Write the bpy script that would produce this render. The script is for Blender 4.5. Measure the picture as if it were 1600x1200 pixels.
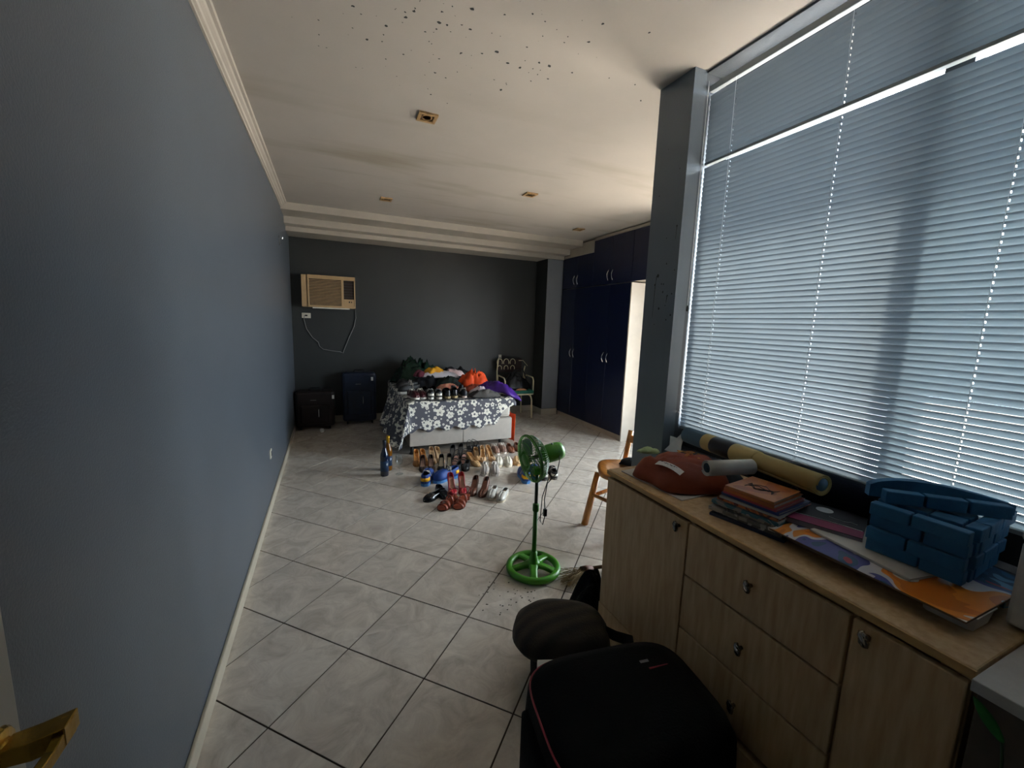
import bpy, bmesh, math, random
from mathutils import Vector, Matrix, noise
for o in list(bpy.data.objects): bpy.data.objects.remove(o)
SC = bpy.context.scene
COL = SC.collection
R = math.radians
# ------------------------------------------------------------------ camera
def cam():
    yaw, pitch, roll = R(23.93), R(8.397), R(1.936)
    f = Vector((math.sin(yaw)*math.cos(pitch), math.cos(yaw)*math.cos(pitch), -math.sin(pitch)))
    r = Vector((math.cos(yaw), -math.sin(yaw), 0)); u = r.cross(f)
    r2 = r*math.cos(roll) + u*math.sin(roll); u2 = -r*math.sin(roll) + u*math.cos(roll)
    c = bpy.data.cameras.new('camera'); o = bpy.data.objects.new('camera', c); COL.objects.link(o)
    c.sensor_width = 36; c.lens = 643.74/1600*36; c.clip_start = 0.02
    m = Matrix.Identity(4)
    for i in range(3): m[i][0], m[i][1], m[i][2] = r2[i], u2[i], -f[i]
    m[2][3] = 1.5
    o.matrix_world = m
    SC.camera = o
cam()
# ------------------------------------------------------------------ world, sun, exposure
SKY = (0.86, 0.93, 1.0); SKY_S = 9.5
SUN_S = 15.0; SUN_EL = 46; SUN_AZ = -4
EXPO = 1.6
w = bpy.data.worlds.new('world'); SC.world = w; w.use_nodes = True
bgn = w.node_tree.nodes['Background']; bgn.inputs[0].default_value = (*SKY, 1); bgn.inputs[1].default_value = SKY_S
sl = bpy.data.lights.new('sun', 'SUN'); sl.energy = SUN_S; sl.angle = R(7); sl.color = (1, .86, .70)
so = bpy.data.objects.new('sun', sl); COL.objects.link(so)
so.rotation_euler = (0, R(90-SUN_EL), R(SUN_AZ))       # shines from +x down into the windows
def portal(x, y0, y1, z0, z1):
    l = bpy.data.lights.new('portal', 'AREA'); l.shape = 'RECTANGLE'; l.size = z1-z0; l.size_y = y1-y0
    l.cycles.is_portal = True
    o = bpy.data.objects.new('portal', l); COL.objects.link(o)
    o.location = (x, (y0+y1)/2, (z0+z1)/2); o.rotation_euler = (0, R(90), 0)
portal(1.93, -.3, 1.64, .87, 2.7); portal(4.38, 1.95, 3.4, .1, 2.5)
vs = SC.view_settings; vs.view_transform = 'Standard'; vs.look = 'None'; vs.gamma = 1; vs.exposure = EXPO; vs.use_curve_mapping = False
SC.cycles.max_bounces = 10; SC.cycles.diffuse_bounces = 6; SC.cycles.transparent_max_bounces = 16

# ------------------------------------------------------------------ helpers
def lin(c):
    if isinstance(c, str):
        c = tuple(int(c[i:i+2], 16)/255 for i in (1, 3, 5))
    return tuple(((v+.055)/1.055)**2.4 if v > .04045 else v/12.92 for v in c)
MATS = {}
def mat(name, col, rough=.6, metal=0, var=.12, scale=12, bump=0, bscale=60, spec=.5, col2=None, trans=0, coat=0):
    if name in MATS: return MATS[name]
    m = bpy.data.materials.new(name); m.use_nodes = True; nt = m.node_tree; N = nt.nodes; L = nt.links
    b = N['Principled BSDF']; c = lin(col)
    b.inputs['Roughness'].default_value = rough; b.inputs['Metallic'].default_value = metal
    b.inputs['Specular IOR Level'].default_value = spec
    b.inputs['Coat Weight'].default_value = coat
    b.inputs['Transmission Weight'].default_value = trans
    tc = N.new('ShaderNodeTexCoord')
    nz = N.new('ShaderNodeTexNoise'); nz.inputs['Scale'].default_value = scale; nz.inputs['Detail'].default_value = 4
    L.new(tc.outputs['Object'], nz.inputs['Vector'])
    rp = N.new('ShaderNodeValToRGB'); rp.color_ramp.elements[0].position = .3; rp.color_ramp.elements[1].position = .7
    c2 = lin(col2) if col2 else tuple(min(1, v*(1+var)) for v in c)
    c1 = c if col2 else tuple(v*(1-var) for v in c)
    rp.color_ramp.elements[0].color = (*c1, 1); rp.color_ramp.elements[1].color = (*c2, 1)
    L.new(nz.outputs['Fac'], rp.inputs['Fac']); L.new(rp.outputs['Color'], b.inputs['Base Color'])
    if bump:
        n2 = N.new('ShaderNodeTexNoise'); n2.inputs['Scale'].default_value = bscale; n2.inputs['Detail'].default_value = 6
        L.new(tc.outputs['Object'], n2.inputs['Vector'])
        bp = N.new('ShaderNodeBump'); bp.inputs['Strength'].default_value = bump; bp.inputs['Distance'].default_value = .01
        L.new(n2.outputs['Fac'], bp.inputs['Height']); L.new(bp.outputs['Normal'], b.inputs['Normal'])
    MATS[name] = m
    return m
class G:
    def __init__(s): s.v = []; s.f = []; s.uv = None
    def add(s, vs, fs):
        k = len(s.v); s.v += [tuple(p) for p in vs]; s.f += [tuple(i+k for i in f) for f in fs]; return s
    def box(s, x0, x1, y0, y1, z0, z1, M=None):
        vs = [Vector((x, y, z)) for x in (x0, x1) for y in (y0, y1) for z in (z0, z1)]
        if M: vs = [M @ p for p in vs]
        return s.add(vs, [(0,1,3,2),(4,6,7,5),(0,4,5,1),(2,3,7,6),(0,2,6,4),(1,5,7,3)])
    def loft(s, rings, closed=True, caps=True):
        n = len(rings[0]); vs = [p for r in rings for p in r]; fs = []
        for i in range(len(rings)-1):
            for j in range(n if closed else n-1):
                a, b = i*n+j, i*n+(j+1) % n
                fs.append((a, b, b+n, a+n))
        if caps and closed:
            fs.append(tuple(range(n-1, -1, -1))); k = (len(rings)-1)*n; fs.append(tuple(range(k, k+n)))
        return s.add(vs, fs)
    def tube(s, pts, r, n=8, closed=False):
        pts = [Vector(p) for p in pts]; m = len(pts); rings = []; prev = None
        for i, p in enumerate(pts):
            a = pts[(i-1) % m] if (closed or i) else p; b = pts[(i+1) % m] if (closed or i < m-1) else p
            t = (b-a).normalized()
            if prev is None:
                up = Vector((0, 0, 1)) if abs(t.z) < .9 else Vector((1, 0, 0)); x = t.cross(up).normalized()
            else: x = (prev - t*prev.dot(t)).normalized()
            prev = x; y = t.cross(x); rr = r[i] if isinstance(r, (list, tuple)) else r
            rings.append([p + (x*math.cos(2*math.pi*k/n) + y*math.sin(2*math.pi*k/n))*rr for k in range(n)])
        if closed:
            rings.append(rings[0]); return s.loft(rings, True, False)
        return s.loft(rings)
    def lathe(s, prof, n=20, M=None):
        rings = [[Vector((r*math.cos(2*math.pi*k/n), r*math.sin(2*math.pi*k/n), z)) for k in range(n)] for r, z in prof]
        if M: rings = [[M @ p for p in r] for r in rings]
        return s.loft(rings)
    def grid(s, fn, nu, nv, uv=False):
        vs = [fn(i/nu, j/nv) for i in range(nu+1) for j in range(nv+1)]
        fs = [(i*(nv+1)+j, (i+1)*(nv+1)+j, (i+1)*(nv+1)+j+1, i*(nv+1)+j+1) for i in range(nu) for j in range(nv)]
        return s.add(vs, fs)
    def prism(s, poly, z0, z1):
        n = len(poly)
        return s.add([(x, y, z0) for x, y in poly]+[(x, y, z1) for x, y in poly],
            [tuple(range(n-1, -1, -1)), tuple(range(n, 2*n))]+[(i, (i+1) % n, n+(i+1) % n, n+i) for i in range(n)])
    def mesh(s, name, org=(0, 0, 0), smooth=False):
        me = bpy.data.meshes.new(name)
        me.from_pydata([(a-org[0], b-org[1], c-org[2]) for a, b, c in s.v], [], s.f); 
        bm = bmesh.new(); bm.from_mesh(me); bmesh.ops.recalc_face_normals(bm, faces=bm.faces); bm.to_mesh(me); bm.free()
        if smooth:
            for p in me.polygons: p.use_smooth = True
        me.update(); return me
    def build(s, name, m, parent=None, org=(0, 0, 0), smooth=False, bevel=0, solid=0, sub=0, kind=None):
        me = s.mesh(name, org, smooth); me.materials.append(m)
        return link(name, me, parent, bevel, solid, sub, kind)
def link(name, me, parent=None, bevel=0, solid=0, sub=0, kind=None):
    o = bpy.data.objects.new(name, me); COL.objects.link(o)
    if parent: o.parent = parent
    if solid: d = o.modifiers.new('s', 'SOLIDIFY'); d.thickness = solid; d.offset = 0
    if bevel: d = o.modifiers.new('b', 'BEVEL'); d.width = bevel; d.segments = 2; d.limit_method = 'ANGLE'
    if sub: d = o.modifiers.new('u', 'SUBSURF'); d.levels = sub; d.render_levels = sub
    if kind: o['kind'] = kind
    return o
def tag(o, label, cat, group=None):
    o['label'] = label; o['category'] = cat
    if group: o['group'] = group
    return o
def thing(name, label, cat, loc=(0, 0, 0), rz=0, group=None):
    o = bpy.data.objects.new(name, None); COL.objects.link(o); o.empty_display_size = .05
    o.location = loc; o.rotation_euler = (0, 0, rz)
    return tag(o, label, cat, group)
def box(name, m, x0, x1, y0, y1, z0, z1, parent=None, bevel=0, kind=None, org=(0, 0, 0)):
    return G().box(x0, x1, y0, y1, z0, z1).build(name, m, parent, org, False, bevel, 0, 0, kind)
def struct(o, label=None):
    o['kind'] = 'structure'
    if label: o['label'] = label
    return o
def sm(a, b, x):
    t = max(0, min(1, (x-a)/(b-a))); return t*t*(3-2*t)
def interp(pts, t):
    for (a, va), (b, vb) in zip(pts, pts[1:]):
        if t <= b: return va+(vb-va)*(t-a)/(b-a)
    return pts[-1][1]

# ------------------------------------------------------------------ surface materials
XL, ZC, YB = -.462, 2.745, 6.35
M_wall = mat('blue_grey_paint', '#50575f', .36, var=.05, scale=3, bump=.12, bscale=180)
M_dark = mat('charcoal_paint', '#303231', .5, var=.06, scale=3, bump=.12, bscale=180)
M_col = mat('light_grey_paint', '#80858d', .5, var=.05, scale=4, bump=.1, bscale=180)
M_white = mat('white_paint', '#b3aca1', .5, var=.04, scale=5, bump=.05, bscale=90)
M_trim = mat('cream_trim', '#b5ac9a', .45, var=.06, scale=9)
M_ext = mat('exterior_plaster', '#cbb8a6', .8, var=.08, scale=4)
M_tile = mat('marbled_tile', '#d4cdc2', .09, var=.1, scale=9, col2='#aba298', spec=.5)
def tile_nodes():
    m = M_tile; nt = m.node_tree; N = nt.nodes; L = nt.links
    b = N['Principled BSDF']; oi = N.new('ShaderNodeObjectInfo'); tc = [n for n in N if n.type == 'TEX_COORD'][0]
    nz = [n for n in N if n.type == 'TEX_NOISE'][0]
    mp = N.new('ShaderNodeVectorMath'); mp.operation = 'MULTIPLY_ADD'; L.new(oi.outputs['Random'], mp.inputs[0])
    mp.inputs[1].default_value = (40, 17, 9); L.new(tc.outputs['Object'], mp.inputs[2]); L.new(mp.outputs[0], nz.inputs['Vector'])
    nz.inputs['Scale'].default_value = 7; nz.inputs['Detail'].default_value = 8; nz.inputs['Roughness'].default_value = .68; nz.inputs['Distortion'].default_value = 1.2
tile_nodes()
M_grout = mat('dark_grout', '#3a2d22', .85, var=.2, scale=30)
def ceiling_mat():
    m = mat('ceiling_paint', '#b2ada6', .7, var=.03, scale=3, bump=.05, bscale=80); nt = m.node_tree; N = nt.nodes; L = nt.links
    b = N['Principled BSDF']; rp = [n for n in N if n.type == 'VALTORGB'][0]; tc = [n for n in N if n.type == 'TEX_COORD'][0]
    def math_(op, a, b_, clamp=False):
        n = N.new('ShaderNodeMath'); n.operation = op; n.use_clamp = clamp
        for i, v in enumerate((a, b_)):
            if v is None: continue
            if isinstance(v, (int, float)): n.inputs[i].default_value = v
            else: L.new(v, n.inputs[i])
        return n.outputs[0]
    sx = N.new('ShaderNodeSeparateXYZ'); L.new(tc.outputs['Object'], sx.inputs[0])
    # damp stains: long streaks across the ceiling boards
    mp = N.new('ShaderNodeMapping'); mp.inputs['Scale'].default_value = (.55, 2.4, 1); mp.inputs['Rotation'].default_value = (0, 0, R(6)); L.new(tc.outputs['Object'], mp.inputs[0])
    n1 = N.new('ShaderNodeTexNoise'); n1.inputs['Scale'].default_value = 1.1; n1.inputs['Detail'].default_value = 3; L.new(mp.outputs[0], n1.inputs['Vector'])
    st = N.new('ShaderNodeMapRange'); st.inputs[1].default_value = .53; st.inputs[2].default_value = .72; L.new(n1.outputs['Fac'], st.inputs[0])
    yg = N.new('ShaderNodeMapRange'); yg.inputs[1].default_value = 2.2; yg.inputs[2].default_value = 3.2; L.new(sx.outputs[1], yg.inputs[0])
    mx = N.new('ShaderNodeMix'); mx.data_type = 'RGBA'; L.new(math_('MULTIPLY', math_('MULTIPLY', st.outputs[0], yg.outputs[0]), .55), mx.inputs[0])
    L.new(rp.outputs[0], mx.inputs[6]); mx.inputs[7].default_value = (*lin('#857a62'), 1)
    # black mould specks near the door
    def specks(scale, thr, seed, cx, cy, rx, ry):
        v = N.new('ShaderNodeTexVoronoi'); v.inputs['Scale'].default_value = scale
        mo = N.new('ShaderNodeVectorMath'); mo.operation = 'ADD'; mo.inputs[1].default_value = (seed, seed*.7, 0); L.new(tc.outputs['Object'], mo.inputs[0])
        nzd = N.new('ShaderNodeTexNoise'); nzd.inputs['Scale'].default_value = scale*2.5; L.new(mo.outputs[0], nzd.inputs['Vector'])
        wj = N.new('ShaderNodeVectorMath'); wj.operation = 'MULTIPLY_ADD'; L.new(nzd.outputs['Color'], wj.inputs[0]); wj.inputs[1].default_value = (.35/scale,)*3; L.new(mo.outputs[0], wj.inputs[2])
        L.new(wj.outputs[0], v.inputs['Vector'])
        sc = N.new('ShaderNodeSeparateColor'); L.new(v.outputs['Color'], sc.inputs[0])
        dx = math_('DIVIDE', math_('SUBTRACT', sx.outputs[0], cx), rx); dy = math_('DIVIDE', math_('SUBTRACT', sx.outputs[1], cy), ry)
        d2 = math_('ADD', math_('MULTIPLY', dx, dx), math_('MULTIPLY', dy, dy))
        fall = math_('SUBTRACT', 1.0, d2, True)
        pick = math_('MULTIPLY', math_('POWER', sc.outputs[0], 2.4), fall)
        size = math_('MULTIPLY', pick, thr)
        return math_('LESS_THAN', v.outputs['Distance'], size)
    a = specks(15, .20, 3.1, .85, 2.0, 1.0, .75); c = specks(30, .30, 7.7, .5, 2.05, .8, .65)
    mm = N.new('ShaderNodeMix'); mm.data_type = 'RGBA'; L.new(math_('MAXIMUM', a, c), mm.inputs[0])
    L.new(mx.outputs[2], mm.inputs[6]); mm.inputs[7].default_value = (*lin('#262a2c'), 1); L.new(mm.outputs[2], b.inputs['Base Color'])
    return m
M_ceil = ceiling_mat()

# ------------------------------------------------------------------ the room
T = .405
fl = struct(G().prism([(XL-.02, -1.0), (1.95, -1.0), (1.95, 1.66), (4.4, 1.66), (4.4, YB+.02), (XL-.02, YB+.02)], -.12, -.003).build('floor', M_grout), 'diagonal grey marbled floor tiles with dark joints')
def clip(poly, x0, x1, y0, y1):
    for ax, val, sgn in ((0, x0, 1), (0, x1, -1), (1, y0, 1), (1, y1, -1)):
        out = []
        for i, p in enumerate(poly):
            q = poly[(i+1) % len(poly)]; dp, dq = sgn*(p[ax]-val), sgn*(q[ax]-val)
            if dp >= 0: out.append(p)
            if dp*dq < 0:
                t = dp/(dp-dq); out.append((p[0]+(q[0]-p[0])*t, p[1]+(q[1]-p[1])*t))
        poly = out
        if not poly: return []
    return poly
def floor_tiles():
    c = math.sqrt(.5); h = T/2-.0034
    full = None
    regs = ((XL, 1.715, -.95, 1.885), (XL, 4.35, 1.885, YB))
    for i in range(-12, 24):
        for j in range(-24, 14):
            U = 1.32+(i+.5)*T; V = -1.267+(j+.5)*T
            cx, cy = (U+V)*c, (U-V)*c
            poly = [((U+a+V+b)*c, (U+a-V-b)*c) for a, b in ((-h, -h), (-h, h), (h, h), (h, -h))]
            for rg in regs:
                q = clip(poly, *rg)
                if len(q) < 3: continue
                A = abs(sum(q[k][0]*q[(k+1) % len(q)][1]-q[(k+1) % len(q)][0]*q[k][1] for k in range(len(q))))/2
                if A < .0015: continue
                # out of sight: under the wardrobe and behind the return wall
                isfull = len(q) == 4 and A > .98*4*h*h
                if isfull:
                    if full is None:
                        full = G().prism([(x-cx, y-cy) for x, y in poly], -.008, 0).mesh('tile'); full.materials.append(M_tile)
                    o = link('tile', full, fl)
                else:
                    me = G().prism([(x-cx, y-cy) for x, y in q], -.008, 0).mesh('tile'); me.materials.append(M_tile); o = link('tile', me, fl)
                o.location = (cx, cy, 0)
floor_tiles()
struct(box('wall_left', M_wall, XL-.2, XL, -1.0, YB+.2, 0, ZC), 'long blue-grey painted wall')
struct(box('wall_back', M_dark, XL, 4.4, YB, YB+.2, 0, ZC), 'dark charcoal far wall')
ce = struct(G().prism([(XL-.2, -1.0), (1.95, -1.0), (1.95, 1.655), (4.42, 1.655), (4.42, YB+.2), (XL-.2, YB+.2)], ZC, ZC+.12).build('ceiling', M_ceil), 'white ceiling with black specks and damp stains')
def wall_holes(name, m, x0, x1, y0, y1, z0, z1, hy0, hy1, hz0, hz1, label):
    g = G(); g.box(x0, x1, y0, hy0, z0, z1); g.box(x0, x1, hy1, y1, z0, z1); g.box(x0, x1, hy0, hy1, z0, hz0); g.box(x0, x1, hy0, hy1, hz1, z1)
    return struct(g.build(name, m), label)
wall_holes('wall_window', M_wall, 1.72, 1.95, -1.0, 1.655, 0, ZC, -.45, 1.6549, .86, 2.735, 'blue-grey wall around the blind-covered window')
M_ret = mat('blue_grey_paint_lit_end', '#68727c', .4, var=.05, scale=3, bump=.12, bscale=180)  # same wall paint, lightened: bounce light on the wall end put into colour
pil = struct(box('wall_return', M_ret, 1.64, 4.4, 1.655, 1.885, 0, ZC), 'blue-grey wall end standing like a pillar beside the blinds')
wall_holes('wall_right', M_col, 4.15, 4.4, 1.885, YB, 0, ZC, 1.95, 3.4, .1, 2.5, 'right-hand wall with a second window')
struct(box('wall_front', M_wall, XL, 1.72, -1.0, -.85, 0, ZC), 'wall behind the doorway')
cl = struct(G().box(3.2, 3.48, 5.97, YB, 0, 2.53).build('wall_column', M_dark), 'square column in the far right corner')
G().box(3.2, 3.48, 5.966, 5.97, .105, 2.525).build('column_face', M_col, cl)
# stepped beam on the far wall
tr = struct(box('trim_1', M_white, XL, 3.48, 5.42, YB, 2.665, ZC), 'upper step of the cream stepped beam on the far wall')
struct(box('trim_2', M_white, XL, 3.48, 5.77, YB, 2.585, 2.665), 'middle step of the cream stepped beam')
struct(box('trim_3', M_white, XL, 3.48, 5.945, YB, 2.53, 2.585), 'lowest step of the cream stepped beam')
# crown moulding along the left wall
def crown():
    prof = [(0, -.062), (.010, -.062), (.012, -.052), (.022, -.048), (.026, -.036), (.040, -.026), (.046, -.016), (.060, -.013), (.064, 0), (0, 0)]
    rings = [[(XL+x, y, ZC+z) for x, z in prof] for y in (-.85, 5.42)]
    return G().loft(rings).build('trim_4', M_white)
struct(crown(), 'ribbed cream crown moulding above the left wall')
struct(box('baseboard_left', M_trim, XL, XL+.014, .0, YB, 0, .072, bevel=.004), 'cream skirting board along the left wall')
struct(box('baseboard_back', M_trim, XL+.014, 3.2, YB-.014, YB, 0, .095, bevel=.004), 'cream skirting board of the far wall')
g = G(); g.box(3.186, 3.2, 5.956, YB-.014, 0, .1); g.box(3.2, 3.48, 5.952, 5.966, 0, .1)
struct(g.build('baseboard_column', M_trim), 'cream skirting board around the corner column')
# paint drips and splashes on the return wall end (its left face)
M_drip = mat('black_splash', '#16191b', .4, var=.2)
def drips():
    g = G(); X = 1.6395
    def blob(y, z, r, n=10):
        g.add([(X, y, z)]+[(X, y+r*(.8+.3*random.Random(k*7+int(z*999)).random())*math.cos(k*2*math.pi/n), z+r*1.15*math.sin(k*2*math.pi/n)) for k in range(n)], [(0, k+1, (k+1) % n+1) for k in range(n)])
    for y, z, r in ((1.79, 1.78, .0085), (1.808, 1.733, .006), (1.745, 1.692, .005), (1.71, 1.672, .004), (1.765, 1.605, .006), (1.68, 1.68, .004), (1.676, 1.57, .005), (1.735, 1.838, .0045), (1.76, 1.735, .004), (1.745, 1.733, .004), (1.705, 1.545, .004), (1.79, 1.52, .003), (1.675, 1.80, .003), (1.75, 1.97, .003), (1.685, 2.02, .005), (1.83, 2.2, .003), (1.70, 2.3, .003), (1.79, 2.42, .002), (1.72, 1.62, .003)):
        blob(y, z, r)
    for y, z0, z1, wd in ((1.806, 1.555, 1.735, .0024), (1.80, 1.735, 1.78, .003), (1.712, 1.635, 1.672, .003), (1.684, 1.955, 2.02, .002)):
        g.add([(X, y-wd, z1), (X, y+wd, z1), (X, y+wd*.6+.003, z0), (X, y-wd*.2+.003, z0)], [(0, 1, 2, 3)])
    o = g.build('paint_splash', M_drip, pil); o['kind'] = 'stuff'; o['label'] = 'black splashes and drips on the wall end'
drips()
# open door leaf at the left edge, brass lever
M_door = mat('door_white', '#a5a196', .45, var=.05, scale=6)
M_brass = mat('brass', '#a5853c', .25, metal=1, var=.2, scale=30, bump=.1, bscale=90)
dr = struct(box('door_1', M_door, XL+.062, XL+.102, -.15, .636, .01, 2.1, bevel=.003), 'white open door leaf with brass lever handle')
hd = G()
M90 = Matrix.Translation((-.36, .592, 1.0)) @ Matrix.Rotation(R(90), 4, 'Y')
hd.lathe([(.001, 0), (.026, 0), (.027, .003), (.024, .007), (.012, .010), (.0105, .012)], 20, M90)
hd.loft([[(-.35, .592+a, 1.0+b) for a, b in ((-.013, -.010), (.013, -.010), (.013, .010), (-.013, .010))],
         [(-.325, .594+a, 1.0+b) for a, b in ((-.014, -.012), (.014, -.012), (.014, .012), (-.014, .012))],
         [(-.297, .600+a, 1.003+b) for a, b in ((-.015, -.012), (.015, -.012), (.015, .012), (-.015, .012))]])
hd.loft([[(-.302+a, .606, 1.003+b) for a, b in ((-.006, -.012), (.006, -.012), (.006, .012), (-.006, .012))],
         [(-.304+a, .57, .997+b) for a, b in ((-.005, -.009), (.005, -.009), (.005, .006), (-.005, .006))],
         [(-.308+a, .49, .997+b) for a, b in ((-.005, -.008), (.005, -.008), (.005, .008), (-.005, .008))]])
ho = hd.build('handle', M_brass, dr, bevel=.004); ho['label'] = 'brass lever handle'
struct(box('trim_5', mat('dark_sill', '#23272b', .5), 1.775, 1.8495, -.449, 1.6545, .861, .985), 'dark inner window sill under the blind')
# hidden outside: ground, eave, added slab against sun
struct(box('ground', M_ext, 1.95, 40, -30, 30, -3.2, -3.0), 'ground outside the windows')
M_eave = mat('eave_paint', '#8d8a84', .8)
struct(box('added_sun_slab', M_eave, 4.42, 5.3, 1.7, 5.5, 2.62, 2.74), 'unseen slab added to hold back sun at the second window')  # added unseen slab, limits how far sun reaches in through the second window
struct(box('roof_eave', M_eave, 1.95, 2.62, -1.0, 1.65, 2.8, 2.92), 'roof overhang outside the window')
# ------------------------------------------------------------------ window and blinds
def glass_mat():
    m = bpy.data.materials.new('window_glass'); m.use_nodes = True; nt = m.node_tree; N = nt.nodes; L = nt.links
    N.remove(N['Principled BSDF']); t = N.new('ShaderNodeBsdfTransparent'); g = N.new('ShaderNodeBsdfGlossy'); g.inputs['Roughness'].default_value = .02
    t.inputs[0].default_value = (.93, .96, .97, 1)
    lw = N.new('ShaderNodeLayerWeight'); lw.inputs[0].default_value = .5; pw = N.new('ShaderNodeMath'); pw.operation = 'POWER'; pw.inputs[1].default_value = 4
    fr = N.new('ShaderNodeMath'); fr.operation = 'MULTIPLY_ADD'; fr.inputs[1].default_value = .6; fr.inputs[2].default_value = .035; mx = N.new('ShaderNodeMixShader')
    L.new(lw.outputs['Facing'], pw.inputs[0]); L.new(pw.outputs[0], fr.inputs[0]); L.new(fr.outputs[0], mx.inputs[0]); L.new(t.outputs[0], mx.inputs[1]); L.new(g.outputs[0], mx.inputs[2]); L.new(mx.outputs[0], N['Material Output'].inputs[0])
    return m
M_glass = glass_mat()
M_frame = mat('dark_window_frame', '#23272b', .4, var=.1)
def window(n, x, y0, y1, z0, z1, mull, label):
    g = G(); t = .045
    bt = .108 if n == 1 else t
    g.box(x-.03, x+.03, y0, y1, z0, z0+bt); g.box(x-.03, x+.03, y0, y1, z1-t, z1); g.box(x-.03, x+.03, y0, y0+t, z0+bt, z1-t); g.box(x-.03, x+.03, y1-t, y1, z0+bt, z1-t)
    o = struct(g.build('window_%d' % n, M_frame), label)
    ys = [y0+t]+[m for m in mull]+[y1-t]
    for m in mull: box('mullion', M_frame, x-.028, x+.028, m-.035, m+.035, z0+bt, z1-t, o)
    for i, (a, b) in enumerate(zip(ys, ys[1:])):
        box('pane', M_glass, x-.002, x+.002, a+(.036 if i else .0005), b-(.036 if i < len(ys)-2 else .0005), z0+bt+.0005, z1-t-.0005, o)
    return o
window(1, 1.88, -.449, 1.6545, .861, 2.734, (.76, -.1), 'dark framed window behind the venetian blinds')
window(2, 4.3, 1.951, 3.399, .101, 2.499, (2.68,), 'second window hidden round the wall end')
# venetian blinds
def slat_mat():
    m = bpy.data.materials.new('blind_slat'); m.use_nodes = True; nt = m.node_tree; N = nt.nodes; L = nt.links
    b = N['Principled BSDF']; b.inputs['Base Color'].default_value = (*lin('#5f676d'), 1); b.inputs['Roughness'].default_value = .4
    t = N.new('ShaderNodeBsdfTranslucent'); t.inputs[0].default_value = (*lin('#93a3b0'), 1)
    tc = N.new('ShaderNodeTexCoord'); nz = N.new('ShaderNodeTexNoise'); nz.inputs['Scale'].default_value = 5; L.new(tc.outputs['Object'], nz.inputs[0])
    mr = N.new('ShaderNodeMapRange'); mr.inputs[3].default_value = .042; mr.inputs[4].default_value = .054; L.new(nz.outputs[0], mr.inputs[0])
    mx = N.new('ShaderNodeMixShader'); L.new(mr.outputs[0], mx.inputs[0]); L.new(b.outputs[0], mx.inputs[1]); L.new(t.outputs[0], mx.inputs[2])
    L.new(mx.outputs[0], N['Material Output'].inputs[0]); return m
M_slat = slat_mat()
M_rail = mat('blind_rail', '#8d959b', .4, var=.04)
M_cord = mat('white_cord', '#dfe4e8', .6, var=.05)
BX = 1.755; CORDS = (1.50, 1.03, .56, .09)
def slat_mesh(tilt):
    ya, yb = -.40, 1.649; ys = [ya]
    for c in sorted(CORDS): ys += [c-.0013, c+.0013]
    ys.append(yb); W = .02425; ws = [-.5, -.30, -.10, .17, .34, .5]
    ct, st = math.cos(R(tilt)), math.sin(R(tilt)); vs = []
    for y in ys:
        for k in ws:
            a = k*W; bow = .0022*(1-(2*k)**2)
            # inner (room) edge high, outer edge low; bow towards the room
            x = a*-ct - bow*st; z = a*st - bow*ct
            vs.append((x, y, z))
    n = len(ws); fs = []
    for i in range(len(ys)-1):
        hole = i % 2 == 1
        for j in range(n-1):
            if hole and j in (2,): continue
            fs.append((i*n+j, (i+1)*n+j, (i+1)*n+j+1, i*n+j+1))
    g = G(); g.add(vs, fs); me = g.mesh('slat', smooth=True); me.materials.append(M_slat); return me
SM = slat_mesh(73)
def blind(label, z0, z1, head):
    b = thing('venetian_blind', label, 'blind', (BX, .62, z0), 0, 'venetian blinds on the window'); P = .0225
    n = int((z1-z0-.03)/P)
    for i in range(n):
        o = link('slat', SM, b); o.location = (0, -.62, .024+i*P)
    box('bottom_rail', M_rail, -.013, .013, -1.02, 1.023, 0, .013, b, bevel=.002)
    top = .024+n*P
    if head: box('head_rail', M_rail, -.016, .012, -1.03, 1.028, top+.002, top+head, b, bevel=.002)
    for c in CORDS:
        g = G()
        for dx in (-.0125, .0125): g.tube([(dx, c-.62, .005), (dx, c-.62, top)], .0007, 5)
        g.build('ladder_cord', M_cord, b)
    return b
blind('wide lower venetian blind reaching down to the cabinet top', .962, 2.335, 0)
ub = blind('short upper venetian blind under the ceiling, above the bright gap', 2.331, 2.69, .03)
ub.rotation_euler = (-.011, 0, 0); ub.location.z -= .008
g = G(); g.tube([(1.716, 1.636, 2.69), (1.714, 1.636, 2.0), (1.713, 1.637, 1.62)], .0018, 6)
pc = tag(g.build('pull_cord', M_cord), 'white pull cord hanging at the left edge of the blinds', 'cord')
G().lathe([(.001, 1.59), (.006, 1.592), (.005, 1.615), (.002, 1.622)], 10, Matrix.Translation((1.713, 1.637, 0))).build('cord_weight', mat('black_plastic', '#141414', .4), pc)
# ------------------------------------------------------------------ ceiling lights
M_fix = mat('fixture_tan', '#a9895f', .5, var=.2, scale=40); M_fixd = mat('fixture_dark', '#3a2415', .6)
def fixture(x, y, label):
    t = thing('ceiling_light', label, 'ceiling light', (x, y, ZC), 0, 'square recessed ceiling lights')
    g = G(); s = .058
    for a in ((-s, s, -s, -.038), (-s, s, .038, s), (-s, -.038, -.038, .038), (.038, s, -.038, .038)): g.box(a[0], a[1], a[2], a[3], -.012, -.0005)
    g.build('frame', M_fix, t); box('backing', M_fixd, -.038, .038, -.038, .038, -.004, -.0005, t)
    G().lathe([(.032, -.008), (.032, -.0045), (.026, -.0045), (.026, -.008)], 20).build('lamp_ring', M_fix, t)
fixture(.588, 2.755, 'square recessed ceiling light nearest the camera, below the black specks')
fixture(.58, 4.72, 'square recessed ceiling light near the stepped beam, over the bed')
fixture(1.82, 3.82, 'square recessed ceiling light in the middle of the ceiling')
fixture(3.02, 4.82, 'square recessed ceiling light by the top of the blue wardrobe')
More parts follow.
